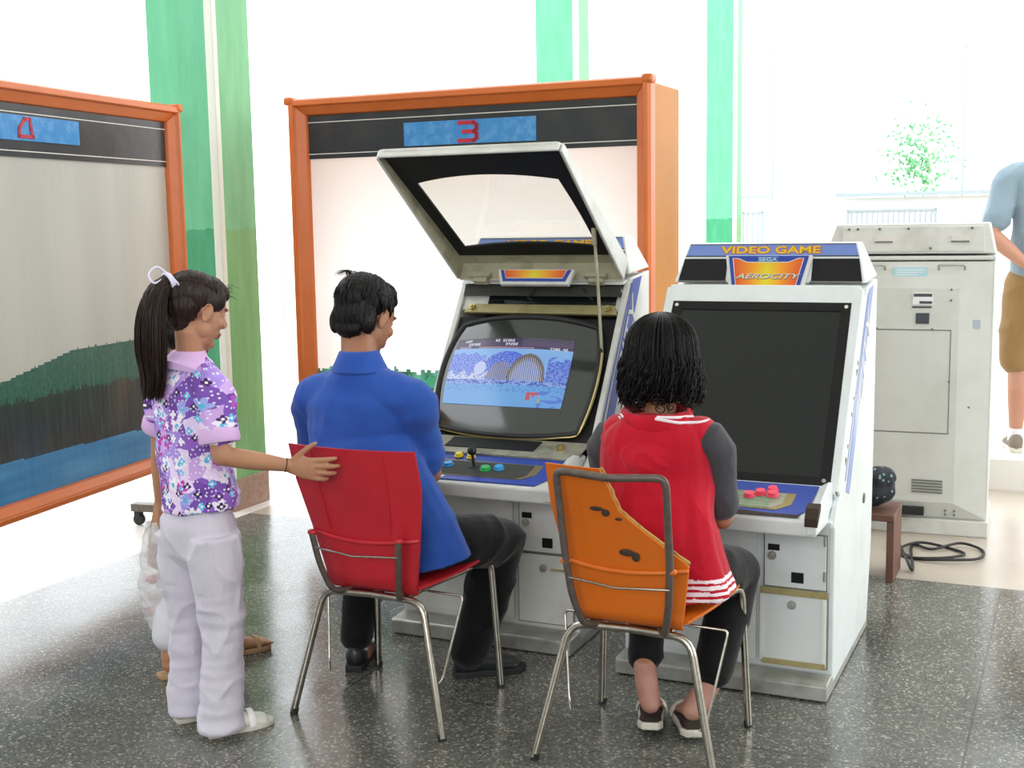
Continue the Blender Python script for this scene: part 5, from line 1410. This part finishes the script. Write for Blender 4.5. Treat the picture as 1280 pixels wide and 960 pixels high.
def gstr(x):
    T = smoothpath(tail, 3)
    for i in range(420):
        a = random.uniform(0, 6.28); rr_ = random.uniform(.55, 1.08); L = random.randint(11, len(T)); pts = []
        for k, p in enumerate(T[:L]):
            t = k / (len(T) - 1); w_ = .020 + .030 * math.sin(min(1, t * 1.5) * PI * .6) - .022 * max(0, t - .6) * 2
            pts.append(p + gr * w_ * rr_ * math.cos(a) * 1.05 + gf * w_ * .8 * rr_ * math.sin(a) - UP * (.02 * random.random() if k == L - 1 else 0))
        x.loft(pts, [.0014] * (len(pts) - 1) + [.0005], n=4, round_=False)
    for i in range(160):     # combed strands on the skull, running to the tie
        a = random.uniform(-1.3, 1.3); f0 = random.uniform(.2, 1.); s0 = V((.083 * math.sin(a), .060 * f0, .048 + .083 * math.cos(a) * (1 - .25 * f0))); e0 = V((0, -.115, .072)); pts = []
        for k in range(7):
            t = k / 6; p = s0.lerp(e0, t); c0 = V((0, -.02, .045)); dd = p - c0; el = V((dd.x / .0825, dd.y / .1005, dd.z / .0835)); p = c0 + dd / max(.35, el.length); pts.append(gh @ (p * GS))
        x.loft(pts, [.0014] * 7, n=4, round_=False)
    for i in range(26):      # loose wisps at the forehead
        s0 = V((random.uniform(-.03, .06), .075, .085 + random.uniform(-.02, .015))); d = V((random.uniform(-.2, .2), 1, random.uniform(-.2, .5))) * random.uniform(.02, .038)
        x.loft([gh @ (p * GS) for p in (s0, s0 + d * .5, s0 + d - UP * .006)], [.0007, .0006, .0003], n=4, round_=False)
fuse(b, 'hair', 'hair_brown', girl, .0035, 3, disp=ghd, extra=gstr)
b = B()
for k in (0, 1): b.tube([TIE + gf * (.002 + .008 * k) + (gr * math.cos(a) + UP * math.sin(a) * .9 - gf * .3 * math.sin(a)) * (.027) for a in [2 * PI * i / 20 for i in range(20)]], .0045, n=8, closed=True)
b.tube(smoothpath([TIE + UP * .026, TIE + UP * .045 - gf * .03, TIE + UP * .025 - gf * .055, TIE - gf * .045 + gr * .015, TIE + UP * .02]), .0032, n=6)
b.tube(smoothpath([TIE + UP * .02 + gr * .02, TIE + gr * .035 - UP * .01 + gf * .02, TIE + gr * .035 - UP * .05 + gf * .022]), .0028, n=6)
b.obj('hair_ribbon', 'ribbon', girl, True, world=True)

# ---- child hidden behind the girl
kid = thing('person', 'child in a yellow top and white capri trousers mostly hidden behind the standing girl', 'person', (-1.08, 4.13, 0), -50)
KX = V((-1.095, 4.12, 0)); kf = V((.8, .6, 0)); kr = V((.6, -.8, 0))
K = lambda x, y, z: KX + kr * x + kf * y + UP * z
kh = mtx3(K(0, .01, 1.165), (.8, .6, -.1)); neckb = K(0, -.01, 1.055)
HAND_K = V((-1.227,4.100,0.392))
b = B(); head(b, kh, .84, neckb, .044)
limb(b, [K(0, 0, .62), K(0, 0, .82), K(0, 0, .97), neckb - UP * .02], [(.10, .07), (.09, .065), (.10, .065), (.045, .045)], ref=kr)
limb(b, [neckb - UP * .03, K(-.125, 0, .99)], [.035, .034], sub=1); limb(b, [K(-.125, 0, .99), K(-.145, .0, .80), HAND_K + UP * .06], [.033, .028, .017])
limb(b, [neckb - UP * .03, K(.125, 0, .99)], [.035, .034], sub=1); limb(b, [K(.125, 0, .99), K(.135, .02, .80), K(.12, .10, .66)], [.033, .028, .017])
hand(b, HAND_K + UP * .06, (0, 0, -1), (.7, -.4, 0), (.5, .8, 0), .75, curl=(40, 45, 48, 50)); hand(b, K(.12, .10, .66), (0, .3, -1), (-1, 0, 0), (.5, .8, 0), .75)
FA = V((-1.181,4.060,0.022)); FB = V((-1.008,4.260,0.021)); FA.z = 0; FB.z = 0
for hx_, F_ in ((-.06, FA), (.06, FB)):
    limb(b, [K(hx_, 0, .60), (K(hx_, 0, .60) + F_ + UP * .07) / 2 + kf * .01, F_ + UP * .07], [.055, .042, .028]); limb(b, [F_ + UP * .045, F_ + UP * .035 + kf * .05, F_ + UP * .028 + kf * .115], [(.026, .026), (.029, .022), (.032, .012)], ref=kr)
    for j in range(5): p = F_ + UP * .027 + kf * .118 + kr * (j - 2) * .0135; b.loft([p, p + kf * .022 - UP * .004], [.0075, .006], n=8)
kp = face_paint(kh, .84); fuse(b, 'body', ['skin_child', 'lip', 'eye', 'brow'], kid, .005, 4, paint=kp)
b = B(); limb(b, [K(0, 0, .66), K(0, 0, .80), K(0, 0, .96), K(0, 0, 1.0), neckb - UP * .01], [(.118, .09), (.112, .082), (.12, .08), (.11, .07), (.05, .05)], ref=kr)
for s in (-1, 1): limb(b, [K(s * .06, 0, .99), K(s * .13, 0, .975), K(s * .142, 0, .88)], [.05, .046, .046])
fuse(b, 'tshirt', 'yellow_cloth', kid, .006, 5, disp=folds(.006, seed=3))
b = B(); limb(b, [K(0, 0, .68), K(0, 0, .60)], [(.108, .085), (.115, .092)], ref=kr)
for hx_, F_ in ((-.06, FA), (.06, FB)):
    limb(b, [K(hx_, 0, .60), (K(hx_, 0, .60) + F_ + UP * .12) / 2, F_ + UP * .145], [.072, .058, .052])
fuse(b, 'capri_trousers', 'capri', kid, .006, 5, disp=folds(.006, seed=7))
b = B(); b.ell(kh @ V((0, -.018, .040)), (.071, .086, .074), kh.to_3x3()); b.ell(kh @ V((0, -.045, .0)), (.062, .052, .055), kh.to_3x3()); fuse(b, 'hair', 'hair', kid, .006, 3, disp=lambda c, n: .003 * noise.noise(V((c.x * 90, c.y * 90, c.z * 10))))
for F_ in (FA, FB):
    b = B(); sole(b, F_ - kf * .04, kf, .185, .078, .018); sd = b.obj('sandal', 'tan_sandal', kid, world=True, bevel=.004)
    for dy, w_ in ((.02, .033), (.085, .036)):
        b = B(); c = F_ + kf * dy + UP * .012; b.loft([c + kr * w_ * math.cos(t) + UP * (.042 if dy > .05 else .05) * math.sin(t) for t in [PI * i / 10 for i in range(11)]], [(.009, .002)] * 11, ref=kf, n=8, round_=False); b.obj('strap', 'tan_sandal', sd, True, world=True)
# plastic bag in the child's hand
bag = thing('plastic_bag', 'thin white plastic carrier bag with pink contents hanging beside the standing girl', 'bag', tuple(V((HAND_K.x, HAND_K.y, .17))))
c = V((HAND_K.x, HAND_K.y, 0)); b = B()
b.loft([c + UP * .17, c + UP * .22, c + UP * .32, c + UP * .44, c + UP * .50], [(.040, .03), (.060, .045), (.072, .05), (.058, .035), (.042, .012)], ref=gr, sub=3)
fuse(b, 'bag_film', 'film', bag, .006, 3, disp=lambda c, n: .008 * noise.noise(c * 18) + .004 * noise.noise(c * 45))
b = B(); 
for s in (-1, 1): b.loft([c + UP * .49 + gr * s * .035, c + UP * .53 + gr * s * .022, HAND_K + UP * .0 + gr * s * .006, HAND_K + UP * .02], [(.012, .002), (.010, .002), (.007, .002), (.006, .002)], ref=gf, sub=3)
b.obj('bag_handle', 'film', bag, True, world=True)
M['parcel_pink'] = mat('pink_wrapper', 'D9808A', .5); M['parcel_red'] = mat('red_wrapper', 'C24848', .5)
for k, (dz, m_) in enumerate(((.22, 'parcel_pink'), (.275, 'line_white'), (.33, 'parcel_red'))):
    g = thing('snack_packet', ('pink packet at the bottom of the plastic bag', 'white packet in the middle of the plastic bag', 'red packet at the top of the plastic bag')[k], 'packet', tuple(c + UP * dz), 20 * k)
    b = B(); b.loft([(-.03, 0, 0), (-.02, 0, 0), (0, 0, .003), (.02, 0, 0), (.03, 0, 0)], [(.016, .002), (.019, .012), (.020, .016), (.019, .012), (.016, .002)], ref=(0, 1, 0)); b.obj('wrapper', m_, g, True)

# ---- man at the right edge of the picture, standing in the background
tor = thing('person', 'man in a grey-blue t-shirt and khaki shorts standing with his hands behind his back', 'person', (2.97, 6.95, .17), -10)
TX = V((2.99, 6.95, .17)); tf = V((.25, .97, 0)); tr = V((.97, -.25, 0)); TS = 1.09
T = lambda x, y, z: TX + (tr * x + tf * y + UP * z) * TS
thd = mtx3(T(0, .02, 1.645), (.3, .95, 0)); neckb = T(0, -.02, 1.50)
b = B(); head(b, thd, 1.05, neckb, .06)
limb(b, [T(0, 0, .95), T(0, 0, 1.15), T(0, 0, 1.35), neckb - UP * .03], [(.13, .09), (.12, .08), (.13, .07), (.06, .055)], ref=tr)
for s in (-1, 1):
    S = T(s * .185, 0, 1.41); E_ = T(s * .275, -.06, 1.13); W_ = T(s * .12, -.17, .98)
    limb(b, [neckb - UP * .09, S - UP * .01], [.04, .045], sub=1); limb(b, [S - UP * .01, S.lerp(E_, .5), E_], [.050, .050, .044]); limb(b, [E_, E_.lerp(W_, .4), W_], [.045, .044, .029])
    hand(b, W_, (-s * .9, -.1, -.3), (0, -1, 0) if s < 0 else (0, 1, 0), (0, 0, 1), 1., curl=(20, 22, 24, 26))
    k = T(s * .11, .0, .50); a = T(s * .115, -.02, .09); limb(b, [T(s * .10, 0, .90), k, T(s * .113, -.03, .33), a], [.085, .058, .056, .034]); limb(b, [a, T(s * .115, .06, .05)], [.036, .034], sub=1)
tp = face_paint(thd, 1.05); fuse(b, 'body', ['skin_ruddy', 'lip', 'eye', 'brow'], tor, .006, 4, paint=tp)
b = B(); limb(b, [T(0, 0, .93), T(0, 0, 1.05), T(0, 0, 1.2), T(0, 0, 1.36), T(0, 0, 1.42), neckb - UP * .02], [(.180, .135), (.178, .135), (.180, .13), (.195, .13), (.17, .10), (.075, .075)], ref=tr)
for s in (-1, 1): S = T(s * .185, 0, 1.40); E_ = T(s * .275, -.06, 1.13); limb(b, [T(s * .1, 0, 1.42), S, S.lerp(E_, .4), S.lerp(E_, .72)], [.085, .078, .075, .075])
fuse(b, 'tshirt', 'tee_blue', tor, .008, 6, disp=folds(.010, (7, 7, 5), .9, 2))
b = B(); limb(b, [T(0, 0, .98), T(0, 0, .88)], [(.165, .13), (.175, .14)], ref=tr)
for s in (-1, 1): limb(b, [T(s * .095, 0, .88), T(s * .11, 0, .7), T(s * .118, 0, .49)], [(.105, .11), (.10, .105), (.098, .10)], ref=tr)
fuse(b, 'shorts', 'shorts', tor, .008, 6, disp=folds(.010, (8, 8, 6), .9, 5))
b = B(); b.ell(thd @ V((0, -.018, .045)), (.084, .102, .086), thd.to_3x3()); b.ell(thd @ V((0, -.06, .0)), (.07, .05, .06), thd.to_3x3()); fuse(b, 'hair', 'hair_brown', tor, .007, 3)
for s in (-1, 1):
    heel = T(s * .115, -.075, 0); b = B(); shoe(b, heel, tf, .29, .11, .11); so = fuse(b, 'shoe', 'tan_sandal' if False else 'shoe_taupe', tor, .006, 4)
    b = B(); sole(b, heel, tf, .29, .108, .028); b.obj('sole', 'sole', so, world=True, bevel=.003)
    b = B(); a = T(s * .115, -.02, .09); b.loft([a + UP * .03, a - UP * .03], [.041, .043], n=16); b.obj('sock', 'sock', tor, True, world=True)

# ---------------------------------------------------------------- light and camera
w = bpy.data.worlds.new('World'); bpy.context.scene.world = w; w.use_nodes = True
bg = w.node_tree.nodes['Background']; bg.inputs[0].default_value = (.93, .97, 1, 1); bg.inputs[1].default_value = 3.4
def area(name, loc, target, sx, sy, power, col=(1, 1, 1)):
    l = bpy.data.lights.new(name, 'AREA'); l.shape = 'RECTANGLE'; l.size = sx; l.size_y = sy; l.energy = power; l.color = col
    o = bpy.data.objects.new(name, l); C.objects.link(o); o.location = loc
    o.rotation_euler = (V(target) - V(loc)).to_track_quat('-Z', 'Y').to_euler(); return o
# added fill lamps behind the viewer and on the right; no windows there
area('window_light_rear', (-1.5, -3.5, 3.0), (.2, 4, .8), 5, 2.6, 260, (.97, .98, 1))
area('window_light_right', (6.0, 2.5, 2.6), (.6, 4.2, .8), 4, 2.4, 200, (.97, .99, 1))
cam = bpy.data.cameras.new('camera'); co = bpy.data.objects.new('camera', cam); C.objects.link(co)
cam.sensor_width = 36; cam.lens = 36 * 1550 / 1280; cam.clip_start = .05
th, ro = R(7.5), R(.95)
f = V((0, math.cos(th), -math.sin(th))); u0 = V((0, math.sin(th), math.cos(th))); r0 = V((1, 0, 0))
rr = r0 * math.cos(ro) - u0 * math.sin(ro); uu = u0 * math.cos(ro) + r0 * math.sin(ro)
mw = Matrix((rr, uu, -f)).transposed().to_4x4(); mw.translation = V((0, 0, 1.52)); co.matrix_world = mw
sc = bpy.context.scene; sc.camera = co
sc.view_settings.view_transform = 'Standard'; sc.view_settings.look = 'None'; sc.view_settings.exposure = 0
sc.cycles.use_denoising = True; sc.cycles.max_bounces = 8; sc.cycles.transparent_max_bounces = 12
sc.cycles.sample_clamp_indirect = 6
